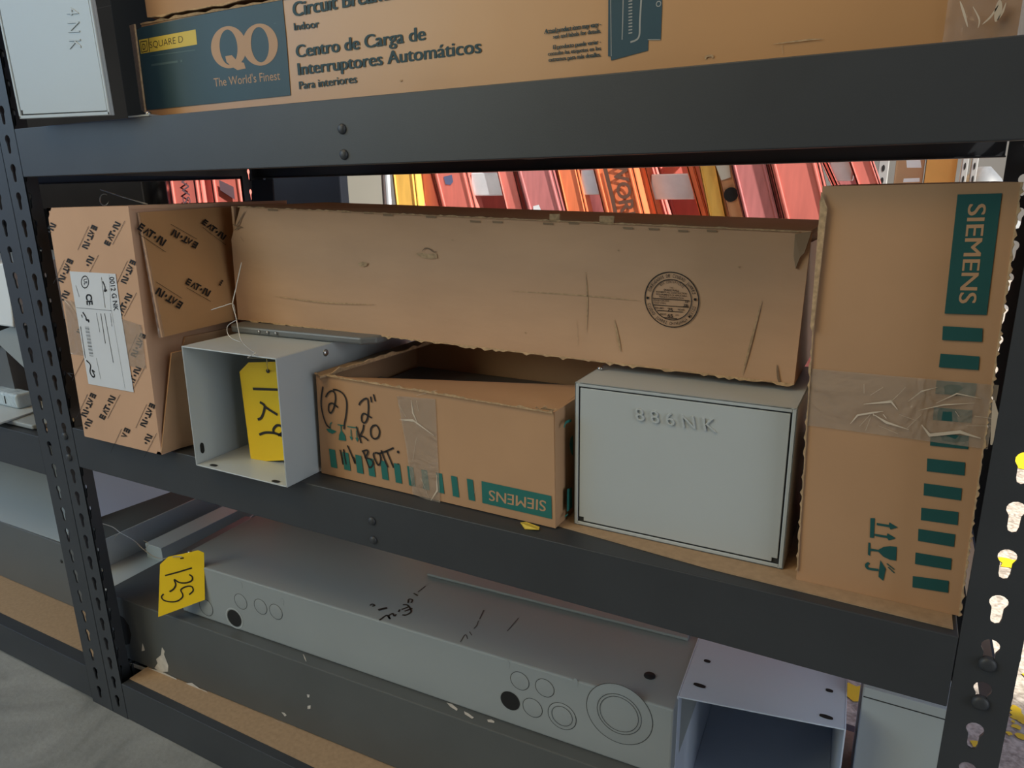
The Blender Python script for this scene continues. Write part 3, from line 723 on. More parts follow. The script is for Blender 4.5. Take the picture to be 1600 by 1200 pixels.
# scrap under it
mb = MB(); V = [atZ(x, y, ZM+.0006+h) for x, y, h in ((813, 817, .004), (822, 816, .002), (843, 824, 0), (842, 828, .001), (820, 827, 0))]
mb.slab(V, (0, 0, .0006)); tag(build('paper_scrap', mb, 'yellow_pr'), 'small torn yellow scrap poking out under the marker-written carton', 'scrap')

# ---- closed grey enclosure 886NK
en = thing('metal_enclosure', 'closed square grey steel enclosure stamped 886NK on its cover', 'enclosure', (.96, .12, ZM))
x0, x1, y0, y1, z0, z1 = .8555, 1.0635, .0425, .20, ZM+.0014, .6885
mb = MB(); t = .0018; rim = .0042
mb.box(x0, x0+t, y0, y1, z0, z1); mb.box(x1-t, x1, y0, y1, z0, z1); mb.box(x0, x1, y0, y1, z0, z0+t); mb.box(x0, x1, y0, y1, z1-t, z1); mb.box(x0, x1, y1-t, y1, z0, z1)
for q in ((x0, x0+rim, z0, z1), (x1-rim, x1, z0, z1), (x0+rim, x1-rim, z0, z0+rim), (x0+rim, x1-rim, z1-rim, z1)): mb.box(q[0], q[1], y0, y0+.0014, q[2], q[3])
build('body', mb, 'grey', en, bev=.0009)
build('gasket', MB().box(x0+.002, x1-.002, y0+.0024, y0+.004, z0+.002, z1-.002), 'seam', en)
mb = MB(); g = .0014
mb.slab([(x0+rim+g+.005, y0+.0004, z0+rim+g), (x1-rim-g-.005, y0+.0004, z0+rim+g), (x1-rim-g-.005, y0+.0004, z0+rim+g+.004), (x1-rim-g, y0+.0004, z0+rim+g+.004), (x1-rim-g, y0+.0004, z1-rim-g), (x0+rim+g, y0+.0004, z1-rim-g), (x0+rim+g, y0+.0004, z0+rim+g+.004), (x0+rim+g+.005, y0+.0004, z0+rim+g+.004)], (0, .002, 0))
cv = build('cover', mb, 'grey', en, bev=.0005)
FC = Face((0, y0+.0004, 0), (0, -1, 0), .0003)
mb = MB(); emboss(mb, FC, '8 8 6 N K', (995, 656), (1120, 675), (992, 637), .0018, -.012); build('stamped_number', mb, 'grey', cv)
build('lid_screw', MB().lathe(atZ(938, 577, z1+.001), (0, 0, 1), [(.003, 0), (.003, .002), (.001, .003)], 10), 'zinc', en)

# ---- tall Siemens carton
ta = thing('cardboard_carton', 'tall upright brown carton with green block print at the right post', 'box', (1.135, .13, ZM))
yt = .0305; zb = ZM+.0014
A = Vector((1.0765, yt, zb)); B = Vector((1.2005, yt, zb)); Cc = Vector((1.1935, yt, .8735)); Dd = Vector((1.0670, yt, .8725))
dp = Vector((0, .175, 0)); mb = MB(); t = .0035
mb.panel(A, B, Cc, Dd, t, 16, 36, .0006, 51, sc=6)
shut(mb, A, B, Cc, Dd, dp, t)
build('body', mb, 'card', ta)
FT2 = Face((0, yt-.0005, 0), (0, -1, 0), .0002)
mb = MB(); torn(mb, A+Vector((0, -.001, .01)), Dd+Vector((0, -.001, -.01)), 90, (-1, -.2, 0), .0016, 54); torn(mb, B+Vector((.0004, -.001, 0)), Cc+Vector((.0004, -.001, 0)), 160, (1, -.3, 0), .0020, 55)
build('torn_edges', mb, 'card_edge', ta)
mb = MB(); mb.panel(atY(1284, 300, yt-.002), atY(1293, 325, yt-.004), atY(1271, 520, yt-.004), atY(1267, 510, yt-.002), .001, 3, 12, .0008, 57); build('side_flap', mb, 'card_edge', ta)
zA = Z_(1200, 300, 4); zB = Z_(1200, 600, 4); zC = Z_(1200, 900, 4)
mb = MB(); poly(mb, FT2, zA([(1185, 15), (1462, 8), (1366, 768), (1103, 760)])); bp_ = build('brand_panel', mb, 'petrol_dk', ta)
mb = MB(); btext(mb, FT2, 'SIEMENS', (1513.5, 319), (1498, 474), (1541, 318), .025, 1.8); build('brand_lettering', mb, 'tan_ink', bp_)
mb = MB()
for q in ([(1093, 838), (1342, 852), (1338, 937), (1088, 925)], [(1078, 1010), (1322, 1028), (1315, 1113), (1067, 1095)]): poly(mb, FT2, zA(q))
for q in ([(1054, -22), (1306, -2), (1293, 78), (1045, 60)], [(1037, 145), (1278, 165), (1270, 243), (1030, 225)], [(1018, 305), (1255, 325), (1250, 408), (1012, 385)], [(995, 465), (1232, 490), (1228, 572), (992, 545)], [(975, 620), (1212, 652), (1205, 728), (972, 695)], [(958, 773), (1190, 800), (1185, 882), (955, 850)], [(940, 905), (1170, 940), (1162, 1018), (937, 980)], [(922, 1053), (1148, 1090), (1142, 1162), (918, 1125)]): poly(mb, FT2, zB(q))
poly(mb, FT2, zC([(905, 0), (1130, 30), (1125, 105), (902, 70)]))
build('printed_stripes', mb, 'petrol_dk', ta)
mb = MB(); P = lambda q: poly(mb, FT2, zB(q))
P([(640, 838), (668, 838), (662, 962), (636, 960)])
for x, y in ((680, 868), (668, 936)): P([(x, y), (x+75, y+12), (x+78, y-4), (x+132, y+28), (x+85, y+42), (x+78, y+28), (x-2, y+14)])
P([(627, 990), (640, 993), (640, 1028), (690, 1036), (722, 1018), (765, 1013), (805, 1018), (800, 1104), (760, 1098), (722, 1080), (690, 1048), (640, 1044), (638, 1074), (624, 1066)])
P([(702, 1100), (738, 1158), (690, 1205), (694, 1160)]); stroke(mb, FT2, zB([(690, 1162), (650, 1158), (622, 1150), (615, 1130), (632, 1118)]), .0022)
for dx in (0, 22): stroke(mb, FT2, zB([(742+dx*.4, 1122+dx), (790, 1160+dx)]), .0009)
P([(690, 1205), (735, 1160), (720, 1230)])
build('handling_symbols', mb, 'petrol_dk', ta)
mb = MB(); a0, a1, a2, a3 = [FT2.pt(x, y, 2.5) for x, y in ((1258, 664), (1543, 702), (1561, 602), (1268, 576))]
mb.panel(a0, a1, a2, a3, .0002, 24, 10, .0016, 58, sc=40); tp = build('tape', mb, 'tape', ta)
mb = MB(); S = lambda pts, wd=.0011: stroke(mb, FT2, zB(pts), wd, 6, True, False)
S([(598, 126), (770, 110), (810, 160)], .0022); S([(770, 110), (860, 20)], .0018); S([(515, 248), (560, 195), (650, 180), (720, 170)], .0016); S([(660, 190), (740, 240), (880, 285)], .002); S([(640, 70), (720, 20)]); S([(875, 110), (960, 45), (1060, 20)]); S([(870, 275), (960, 190)]); S([(570, 265), (640, 190)]); S([(690, 260), (810, 310)]); S([(960, 255), (1010, 320), (1200, 300), (1330, 340)], .003); S([(720, 190), (740, 215)], .003); S([(655, 180), (662, 200)], .003); S([(940, 165), (1100, 130), (1290, 120)]); S([(1050, 120), (1180, 60), (1330, 90)]); S([(820, 190), (930, 230)]); S([(600, 0), (600, 60)]); S([(1170, 170), (1195, 205)], .0016); S([(1290, 200), (1400, 215)]); S([(610, 290), (640, 210)]); S([(1240, 260), (1395, 262)], .001)
S([(1410, 100), (1425, 240), (1395, 380)], .006)
build('crease_glints', mb, 'crease_glint', tp)  # pale strokes: creased tape plus painted highlights along the folds

# ================================================================== TOP SHELF
yq = .032; ztq = ZT+.0014
qo = thing('cardboard_carton', 'long brown carton with dark teal printed end lying on the top shelf', 'box', (.74, .15, ztq))
A = Vector((.277, yq, ztq)); B = Vector((1.178, yq, ztq)); Cc = Vector((1.178, yq, 1.066)); Dd = Vector((.2925, yq, 1.0715)); dp = Vector((0, .30, 0))
mb = MB(); mb.panel(A, B, Cc, Dd, .004, 50, 8, .0006, 61); shut(mb, A, B, Cc, Dd, dp, .004)
build('body', mb, 'card_gloss', qo)
mb = MB(); mb.panel(atY(205, 40, yq+.012), atY(212, 38, yq-.001), atY(229, 176, yq-.001), atY(223, 172, yq+.012), .002, 3, 8, .001, 63); torn(mb, Dd, Cc, 70, (0, -.1, 1), .003, 64); build('torn_edges', mb, 'card_edge', qo)
FQ = Face((0, yq-.0005, 0), (0, -1, 0), .0002)
mb = MB(); poly(mb, FQ, [(212, 47), (222, 42), (300, 26), (441, -2), (447, 60), (454, 149), (340, 161), (229.5, 172)]); bp_ = build('brand_panel', mb, 'teal', qo)
z1_ = Z_(0, 0, 4); mb = MB(); poly(mb, FQ, z1_([(868, 250), (1222, 184), (1232, 278), (880, 336)]), 1.6); yl_ = build('brand_strip', mb, 'yellow_pr', bp_)
mb = MB(); text(mb, FQ, 'SQUARE D', *z1_([(938, 302), (1145, 264), (934, 262)]), -.01, 2.2)
poly(mb, FQ, z1_([(926, 238), (930, 238), (936, 322), (932, 323)]), 2.2)
for a, b in (((878, 262), (916, 255)), ((916, 255), (922, 318)), ((922, 318), (884, 327)), ((884, 327), (878, 262))): stroke(mb, FQ, z1_([a, b]), .0009, 2.2, sm=False)
text(mb, FQ, 'D', *z1_([(893, 312), (911, 309), (889, 275)]), .01, 2.2)
build('strip_lettering', mb, 'ink', yl_)
mb = MB()   # big serif initials drawn as thick-and-thin bowls
def bowl(c, rx, ry, k0, k1, kk=1.7, n=48):
    o = FQ.pt(*c, kk); ex = FQ.pt(c[0]+rx[0], c[1]+rx[1], kk)-o; ey = FQ.pt(c[0]+ry[0], c[1]+ry[1], kk)-o; V = []
    for i in range(n+1):
        a = 2*math.pi*i/n; V += [o+ex*math.cos(a)*k0+ey*math.sin(a)*k1, o+ex*math.cos(a)+ey*math.sin(a)]
    mb.add(V, [(2*i, 2*i+1, 2*i+3, 2*i+2) for i in range(n)])
bowl((357, 74), (28, -3.2), (-3, -33), .50, .84); bowl((406, 70), (28, -3.2), (-3, -33), .50, .84, 2.1)
poly(mb, FQ, [(352, 88), (362, 86), (371, 96), (381, 98), (384, 107), (371, 109.5), (362, 104), (354, 97)], 1.9)
text(mb, FQ, "The World's Finest", (335, 135.5), (438, 124.5), (333.5, 122.5), .0, 1.7)
build('initials_lettering', mb, 'tan_ink', bp_)
mb = MB(); stroke(mb, FQ, z1_([(945, 408), (1110, 384)]), .0022, 1.6, sm=False); stroke(mb, FQ, z1_([(1128, 382), (1138, 380)]), .0022, 1.6, sm=False); stroke(mb, FQ, z1_([(940, 350), (1220, 312)]), .0008, 1.6, sm=False); poly(mb, FQ, [(428, 36), (431, 35.5), (431.2, 36.6), (428.2, 37)], 1.6)
build('faded_print', mb, 'teal_lt', bp_)
mb = MB()
btext(mb, FQ, 'Circuit Breaker', (457.5, 26), (622, -3), (456, 4), .05); btext(mb, FQ, 'Indoor', (459.5, 47.5), (499, 42.5), (458.5, 36), .04)
btext(mb, FQ, 'Centro de Carga de', (462.5, 90), (665.5, 62), (461, 71), .05); btext(mb, FQ, 'Interruptores Automáticos', (465.5, 117.5), (752.5, 82), (464, 99), .05); btext(mb, FQ, 'Para interiores', (467.5, 139.5), (558, 129), (466.5, 127.5), .04)
for s, a, b, c in (('Actual product item may vary -', (850, 53), (939, 41), (851, 45.5)), ('see and labels for details.', (864, 60.5), (939, 51), (864, 54)), ('El producto puede variar -', (864, 77), (939, 68), (864, 70.5)), ('consulte las etiquetas en los', (856, 87), (939, 78), (856, 81)), ('extremos para más detalles.', (857, 96.5), (939, 88), (857, 90))):
    btext(mb, FQ, s, a, b, c, .05)
build('printed_lettering', mb, 'tealink', qo)
mb = MB(); poly(mb, FQ, [(950.5, -30), (1034, -30), (1034.5, 10), (1032.5, 62), (1013, 62.5), (1012.5, 79), (955, 94.5), (954, 88), (950, 88)])
pc = build('product_picture', mb, 'teal', qo)
mb = MB(); stroke(mb, FQ, [(1003, -20), (1000, 30), (998, 58), (985, 66)], .0014, 1.7); stroke(mb, FQ, [(974, -20), (973, 30), (972, 62)], .0008, 1.7); stroke(mb, FQ, [(954, -20), (955, 88)], .0006, 1.7)
for i in range(11): stroke(mb, FQ, [(982, 2+i*5), (988, 1+i*5)], .0010, 1.7, sm=False)
ringm(mb, FQ, (1029, 6), .0022, .0007, 1.7); stroke(mb, FQ, [(1012, 62), (1032, 62)], .0005, 1.7, sm=False)
build('picture_lines', mb, 'grey_ink', pc)
mb = MB(); stroke(mb, FQ, [(1208, 69), (1240, 65), (1265, 62), (1287, 61)], .0012, 2, True); stroke(mb, FQ, [(1222, 70), (1223, 84)], .0016, 2, True); stroke(mb, FQ, [(1102, 92), (1104, 88), (1112, 87), (1114, 90)], .0016, 2); stroke(mb, FQ, [(625, 127), (628, 125)], .0012, 2)
build('scuffs', mb, 'card_edge', qo)
mb = MB(); mb.panel(Vector((1.135, yq-.003, ztq)), Vector((1.182, yq-.003, ztq)), Vector((1.182, yq-.003, 1.066)), Vector((1.135, yq-.003, 1.066)), .0003, 14, 14, .004, 66, sc=40); mb.panel(Vector((1.1825, yq, ztq)), Vector((1.1825, yq+.25, ztq)), Vector((1.1825, yq+.25, 1.066)), Vector((1.1825, yq, 1.066)), .0003, 6, 6, .003, 67, sc=40)
sw = build('stretch_wrap', mb, 'wrap', qo)
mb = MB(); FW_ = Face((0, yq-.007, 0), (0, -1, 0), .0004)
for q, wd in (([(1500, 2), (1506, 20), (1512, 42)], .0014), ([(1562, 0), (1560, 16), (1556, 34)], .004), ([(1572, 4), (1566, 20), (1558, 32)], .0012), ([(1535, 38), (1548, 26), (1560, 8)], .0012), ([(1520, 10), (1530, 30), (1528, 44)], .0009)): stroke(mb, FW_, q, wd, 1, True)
build('crease_glints', mb, 'crease_glint', sw)  # pale strokes painted as highlights on the wrap folds
# carton on top of it
cn = thing('metal_cover', 'dark grey steel contents added inside the marker-written open carton to darken it', 'panel', (.68, .17, ZM+.005))  # added dark block that stands in for shade inside the carton
build('body', MB().box(.535, .830, .1285, .222, ZM+.0052, .630), 'grey_dk', cn, bev=.002); build('shade_block_lip', MB().box(.535, .830, .1285, .134, .630, .636), 'grey_dk', cn)
rd = thing('metal_rod', 'thin pale metal rod lying above the slant-logo carton', 'rod', (.16, .22, .862))
p0 = atZ(158, 297, .885); p1 = atZ(228, 318.5, .8635)
build('rod', MB().tube([atY(157, 296, .30), atY(190, 307, .27), atY(230, 319, .225)], .0013, 6), 'wire', rd)
build('ring', MB().tube([atY(163+7*math.cos(a), 312+9*math.sin(a), .262) for a in [.3+5*i/12 for i in range(13)]], .0009, 5), 'wire', rd)
uc = thing('cardboard_carton', 'brown carton stacked on the teal-ended one, only its lower edge showing', 'box', (.72, .15, 1.073))
mb = MB(); A = Vector((.309, yq-.003, 1.0765)); B = Vector((1.16, yq-.003, 1.0730)); h = Vector((0, 0, .14)); dp = Vector((0, .28, 0))
mb.panel(A, B, B+h, A+h, .004, 20, 6, .001, 71); shut(mb, A, B, B+h, A+h, dp, .004)
build('body', mb, 'card', uc); mb = MB(); torn(mb, A, B, 60, (0, -.4, -1), .003, 72); build('torn_edge', mb, 'card_edge', uc)

# grey enclosure overhanging the top shelf at left
e4 = thing('enclosure_cover', 'grey steel enclosure cover stamped 4NK standing at the top shelf, upper left', 'cover', (.19, .05, ZT))
ye = -.026; c = [atY(30, 184, ye), atY(172.5, 184, ye), atY(140, -40, ye), atY(-22, -40, ye)]
zz0 = ZT+.0015
bl, br_ = Vector((c[0].x, ye, zz0+.006)), Vector((c[1].x, ye, zz0)); tr_, tl = Vector((br_.x-.004, ye, 1.18)), Vector((bl.x-.006, ye, 1.18))
dq = Vector((0, .0062, 0)); mb = MB()
mb.hexa([bl+Vector((0, .003, 0)), br_+Vector((0, .003, 0)), br_+dq, bl+dq, tl+Vector((0, .003, 0)), tr_+Vector((0, .003, 0)), tr_+dq, tl+dq])
r = .004
for p, q, s_ in ((bl, tl, Vector((r, 0, 0))), (tr_, br_, Vector((-r, 0, 0))), (br_, bl, Vector((0, 0, r))), (tl, tr_, Vector((0, 0, -r)))): mb.slab([p, q, q+s_, p+s_], (0, .0035, 0))
build('body', mb, 'grey', e4, bev=.0008)
mb = MB(); i_ = lambda p, dx, dz: p+Vector((dx, .0008, dz)); mb.slab([i_(bl, r+.0012, r+.006), i_(bl, r+.005, r+.006), i_(bl, r+.005, r+.0012), i_(br_, -r-.0012, r+.0012), i_(tr_, -r-.0012, -r-.001), i_(tl, r+.0012, -r-.001)], (0, .0018, 0))
cv = build('cover', mb, 'grey', e4, bev=.0004); build('gasket', MB().slab([i_(bl, .001, .001)+Vector((0, .0014, 0)), i_(br_, -.001, .001)+Vector((0, .0014, 0)), i_(tr_, -.001, -.001)+Vector((0, .0014, 0)), i_(tl, .001, -.001)+Vector((0, .0014, 0))], (0, .0004, 0)), 'seam', e4)
F4 = Face((0, ye+.0008, 0), (0, -1, 0)); mb = MB(); emboss(mb, F4, '4 N K', (104.5, 12), (110, 77), (122, 11), .001, -.012); build('stamped_number', mb, 'grey', cv)
mb = MB(); mb.slab([(br_.x-.01, .004, ZT+.001), (br_.x+.030, .003, ZT+.001), (br_.x+.026, .03, ZT+.001), (br_.x-.01, .05, ZT+.001)], (0, 0, .002)); ft = build('mounting_foot', mb, 'grey', e4)
build('bolt', MB().lathe((br_.x+.020, .010, ZT+.003), (0, 0, 1), [(.0034, 0), (.0034, .002), (.0016, .004)], 10), 'zinc', ft)
dk = thing('metal_cabinet_or_shade_block', 'black block added behind the upper left enclosure cover as the dark space there', 'cabinet', (.1, .3, ZT))  # added black block in place of the unlit space behind the cover
build('body', MB().box(-.03, .262, .22, .42, ZT+.0014, 1.30), 'void', dk, bev=.002); build('door', MB().box(-.022, .254, .2165, .22, ZT+.010, 1.29), 'void', dk, bev=.001)  # body and door are parts of the added black block

# dark panel behind the logo carton
bk = thing('metal_sheet', 'dark grey metal panel leaning on the rear of the shelf behind the slant-logo carton', 'panel', (.0, .33, ZM))
P = [atY(48, 280, .36), atY(232, 276, .36), atY(246, 322, .36)]
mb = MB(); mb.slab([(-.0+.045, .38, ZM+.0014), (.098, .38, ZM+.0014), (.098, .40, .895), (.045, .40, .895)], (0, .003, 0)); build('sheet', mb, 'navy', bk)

# ================================================================== BOTTOM SHELF
zsb = ZB+.0080; th = math.radians(1.93); ct, stn = math.cos(th), math.sin(th)
def loc2(x, d, z, y0=.0455): return Vector((x*ct-d*stn, y0+x*stn+d*ct, z))
tub = thing('panelboard_tub', 'long dark grey steel tub with chipped lower edge lying on the bottom shelf', 'enclosure', (.45, .2, zsb))
mb = MB(); zt_ = .2005; H8 = lambda x0, x1, d0, d1, z0, z1: mb.hexa([loc2(x0, d0, z0), loc2(x1, d0, z0), loc2(x1, d1, z0), loc2(x0, d1, z0), loc2(x0, d0, z1), loc2(x1, d0, z1), loc2(x1, d1, z1), loc2(x0, d1, z1)])
H8(-.045, .935, 0, .33, zsb+.0015, zt_); build('body', mb, 'dark2', tub, bev=.0015)
nT = Vector((stn, -ct, 0)); FT3 = Face(loc2(0, 0, 0), nT, .0004)
mb = MB(); z0_ = Z_(0, 900, 4)
poly(mb, FT3, z0_([(738, 240), (775, 262), (805, 310), (820, 370), (812, 425), (785, 430), (765, 395), (750, 330)])); build('knockout_hole', mb, 'black', tub)
mb = MB()
poly(mb, FT3, z0_([(790, 540), (830, 545), (900, 570), (1000, 592), (1100, 640), (1110, 660), (1000, 620), (880, 588), (800, 556)])); poly(mb, FT3, z0_([(1012, 445), (1030, 470), (1025, 490), (1052, 560), (1050, 598), (1000, 600), (965, 575), (985, 545), (975, 520), (1005, 495)])); poly(mb, FT3, z0_([(1105, 645), (1150, 672), (1200, 668), (1250, 705), (1290, 720), (1340, 765), (1400, 800), (1600, 880), (1600, 890), (1390, 812), (1250, 745)])); poly(mb, FT3, z0_([(890, 420), (900, 445), (905, 465), (885, 470), (888, 445)]))
z00 = Z_(400, 900, 4); stroke(mb, FT3, z00([(0, 872), (120, 905), (300, 985), (420, 1050)]), .003); stroke(mb, FT3, z00([(420, 1050), (560, 1110), (760, 1192)]), .0016)
for q in ([(158, 850), (178, 855), (192, 870), (180, 878)], [(318, 740), (335, 742), (332, 760), (322, 758)], [(322, 812), (342, 808), (340, 830), (322, 832)]): poly(mb, FT3, z00(q))
build('paint_chips', mb, 'chip', tub)
mb = MB(); FTT = Face((0, 0, zt_), (0, 0, 1), .0005)
for q in ([(1190, 790), (1225, 800), (1260, 830), (1255, 842), (1215, 818)], [(1300, 845), (1330, 860), (1362, 885), (1350, 892), (1305, 864)], [(1445, 898), (1470, 896), (1490, 908), (1488, 918), (1450, 912)]): poly(mb, FTT, z00(q))
stroke(mb, FTT, z00([(295, 488), (304, 510), (314, 535)]), .0012, 1, True)
build('flange_chips', mb, 'chip', tub)
# upper panel
pn = thing('panelboard_tub', 'long grey steel tub with round knockouts lying on the dark tub', 'enclosure', (.5, .2, zt_))
def loc3(x, d, z): return loc2(x, d, z, .0655)
zp0, zp1 = zt_+.0008, .298
mb = MB()
def H8b(x0, x1, d0, d1, z0, z1): mb.hexa([loc3(x0, d0, z0), loc3(x1, d0, z0), loc3(x1, d1, z0), loc3(x0, d1, z0), loc3(x0, d0, z1), loc3(x1, d0, z1), loc3(x1, d1, z1), loc3(x0, d1, z1)])
H8b(.135, .957, 0, .24, zp0, zp1); build('body', mb, 'grey2', pn, bev=.0022)
FP = Face(loc3(0, 0, 0), nT, .0004); FPT = Face((0, 0, zp1), (0, 0, 1), .0004)
def knock(c, rpx, dark=False, rings=()):
    r = circ(FP, c, rpx); o = FP.pt(*c, 0)
    mb = MB().lathe(o, FP.n, [(r, -.0005), (r, .0002), (r-.0004, .0003)], 28)
    if dark:
        mb = MB(); disc(mb, FP, c, r, 1.5); return build('knockout_hole', mb, 'black', pn)
    k = build('knockout', mb, 'grey2', pn); s = MB(); ringm(s, FP, c, r+.0004, .0007, 1)
    for q in rings: ringm(s, FP, c, circ(FP, c, q), .0006, 2.2)
    build('cut_line', s, 'seam', k); return k
for c, r in (((322, 949), 12), ((376, 940), 11), ((407, 948), 11), ((431, 956), 11), ((812, 1064), 13.5), ((851, 1075), 13.5), ((832, 1106), 14)): knock(c, r)
knock((366, 966), 12, True); knock((797, 1095), 14, True)
mb = MB(); ringm(mb, FP, (366, 966), circ(FP, (366, 966), 15), .0022, 1.2); build('knockout_rim', mb, 'grey', pn)
knock((878, 1119), 20, rings=(15,)); knock((967, 1116), 46, rings=(31, 27))
for c in ((376, 914), (441, 940), (793, 1038), (899, 1067)):
    o = FP.pt(*c, 0); u, v = frame_of(FP.n); P = [o+u*(.0035*math.cos(a))+v*(.0065*math.sin(a)) for a in [2*math.pi*i/16 for i in range(16)]]
    mb = MB().slab(P, FP.n*.0003); k = build('knockout', mb, 'grey2', pn)
# marker writing on its top
z9 = Z_(560, 880, 5.333); mb = MB(); S = lambda pts, wd=.0026: stroke(mb, FPT, z9(pts), wd)
S([(175, 475), (215, 445), (240, 435), (265, 465), (250, 440), (285, 420), (300, 440), (315, 425)]); S([(335, 405), (345, 385)]); S([(365, 430), (400, 430), (440, 400), (410, 350), (370, 345)]); S([(360, 385), (430, 360)]); S([(385, 400), (450, 375)]); S([(415, 330), (420, 300), (450, 305), (440, 330)]); S([(460, 250), (495, 270)]); S([(495, 240), (560, 190)], .0016); S([(165, 390), (200, 380), (240, 372)], .0045); S([(95, 352), (115, 340), (135, 352), (115, 358)])
build('marker_writing', mb, 'marker', pn)
mb = MB(); S = lambda pts, wd=.0012: stroke(mb, FPT, z9(pts), wd)
S([(850, 655), (890, 595), (910, 630)]); S([(925, 570), (945, 600)]); S([(960, 545), (985, 520), (1000, 480)]); S([(1010, 465), (1045, 390)], .0018); S([(1240, 565), (1335, 455)])
build('faint_writing', mb, 'pale_ink', pn)
p = FPT.pt(1015, 1056, 1); mb = MB().lathe(p, (0, 0, 1), [(.007, 0), (.007, .0006)], 18); build('top_hole', mb, 'black', pn)
for x, y in ((267, 864), (293, 862)):
    p = atZ(x, y, zp1); p = Vector((max(p.x, .14), max(p.y, .08), zp1)); build('screw', MB().lathe(p, (0, 0, 1), [(.0042, 0), (.004, .002), (.0015, .0035)], 12), 'zinc', pn)
# thin cover lying on its rear
cvr = thing('metal_cover', 'thin grey steel cover lying along the rear of the knockout tub', 'panel', (.8, .25, zp1))
q0 = atZ(667, 897, zp1+.004); q1 = atZ(1075, 999, zp1+.004)
mb = MB().slab([Vector((q0.x, q0.y, zp1+.001)), Vector((q1.x, q1.y, zp1+.001)), Vector((q1.x-.01, q1.y+.10, zp1+.001)), Vector((q0.x-.01, q0.y+.10, zp1+.001))], (0, 0, .004)); build('plate', mb, 'grey2', cvr, bev=.001)
# tag 125
t5 = thing('lot_tag', 'yellow tag numbered 125 wired to the knockout tub on the bottom shelf', 'tag', (.14, .045, .2))
z8 = Z_(150, 740, 4.616); FG = Face((.155, .047, .25), (.45, -1, .10), .0005)
P = [FG.pt(x, y, 0) for x, y in z8([(462, 655), (520, 600), (620, 580), (735, 553), (778, 570), (785, 910), (448, 1035)])]
build('tag_plate', MB().slab(P, FG.n*-.0006), 'yellow', t5)
mb = MB(); S = lambda pts, wd=.0022: stroke(mb, FG, z8(pts), wd)
S([(498, 736), (600, 708), (692, 680)], .0024); S([(672, 728), (694, 745), (690, 772), (650, 788), (600, 785), (565, 765), (575, 800), (560, 832), (530, 852)], .0026); S([(672, 873), (700, 845), (690, 815), (650, 815), (612, 838), (625, 870), (622, 893), (590, 918), (545, 925), (492, 915), (472, 890), (488, 868)], .0024)
poly(mb, FG, z8([(607, 608), (634, 603), (633, 613), (608, 618)]))
build('handwritten_number', mb, 'marker', t5)
mb = MB(); L = z8([(45, 360), (120, 385), (175, 425), (270, 480), (340, 545), (420, 600), (490, 612), (560, 600), (620, 600)])
mb.tube(smooth([atY(x, y, .085-.036*i/8) for i, (x, y) in enumerate(L)]), .0008, 5); L = z8([(175, 425), (145, 450), (135, 478)]); mb.tube(smooth([atY(x, y, .077) for x, y in L]), .0006, 5); L = z8([(345, 485), (376, 505), (350, 552)]); mb.tube(smooth([atY(x, y, .066) for x, y in L]), .0006, 5)
build('tie_wire', mb, 'wire', t5)
# blue-grey open box
bx = thing('metal_enclosure', 'pale blue-grey open-fronted steel box on the bottom shelf, slots in its top', 'enclosure', (1.04, .2, zsb))
zt2 = .3005; q = [atZ(1058, 1088, zt2), atZ(1322, 1140, zt2), atZ(1330, 1064, zt2), atZ(1087, 1002, zt2)]
yaw2 = math.atan2(q[1].y-q[0].y, q[1].x-q[0].x); wd2 = (q[1]-q[0]).length
mb = openbox(0, wd2, 0, .30, zsb, zt2, .0018)
for v in mb.v: v.x, v.y = q[0].x+v.x*math.cos(yaw2)-v.y*math.sin(yaw2)*.3, q[0].y+v.x*math.sin(yaw2)+v.y*math.cos(yaw2)
build('body', mb, 'grey_blue', bx, bev=.0008)
FB = Face((0, 0, zt2), (0, 0, 1), .0004)
for c, a, b in (((1105, 1033), .004, .003), ((1093, 1071), .007, .0032), ((1296, 1079), .004, .003), ((1291, 1120), .007, .0032)): slot(bx, FB, c, a, b)
slot(bx, Face(q[0]+Vector((.0022, 0, 0)), (1, .1, 0), .0004), (1083, 1189), .0032, .007)
# far-right closed enclosure
fr = thing('metal_enclosure', 'closed grey steel enclosure with pale rim at lower right by the post', 'enclosure', (1.19, .25, zsb))
yf = .205; a = atY(1349, 1078, yf); 
mb = MB(); xa = a.x; z1f = a.z+.004
mb.box(xa, 1.232, yf+.0035, .40, zsb+.0002, z1f); mb.box(xa+.0005, 1.232, yf, yf+.0035, z1f-.012, z1f); build('body', mb, 'grey', fr, bev=.0008)
build('cover', MB().box(xa+.0005, 1.232, yf, yf+.003, zsb+.0005, z1f-.0135), 'grey', fr, bev=.0005); build('seam', MB().box(xa+.001, 1.2315, yf+.0005, yf+.003, z1f-.0135, z1f-.0119), 'seam', fr)
# light channels behind the tag at the left of the bottom shelf
FCH = zt_+.03
def chan(name, label, px, mt, z, z_low, cat='panel'):
    t = thing(name, label, cat, (sum(atZ(x, y, z).x for x, y in px)/len(px), .3, z_low))
    P = [atZ(x, y, z) for x, y in px]; build('panel', MB().slab([Vector((p.x, p.y, z_low)) for p in P], (0, 0, z-z_low)), mt, t, bev=.001); return t
t = thing('metal_cover', 'bluish grey steel cover standing at the back left of the bottom shelf', 'panel', (-.08, .3, .217))
build('panel', MB().slab([atX(x, y, -.08) for x, y in ((128, 818), (160, 806), (278, 764), (262, 690), (120, 690))], (.002, 0, 0)), 'grey_blue', t)
t = thing('metal_channel', 'light grey open-topped steel channel between the left post and the knockout tub', 'channel', (-.12, .3, zsb))
mb = MB(); mb.box(-.190, -.060, .10, .43, zsb+.001, zsb+.090); mb.box(-.190, -.186, .10, .43, zsb+.09, .222); mb.box(-.064, -.060, .10, .43, zsb+.09, .190); mb.box(-.15, -.10, .20, .43, zsb+.09, .196)
build('body', mb, 'grey', t, bev=.001)

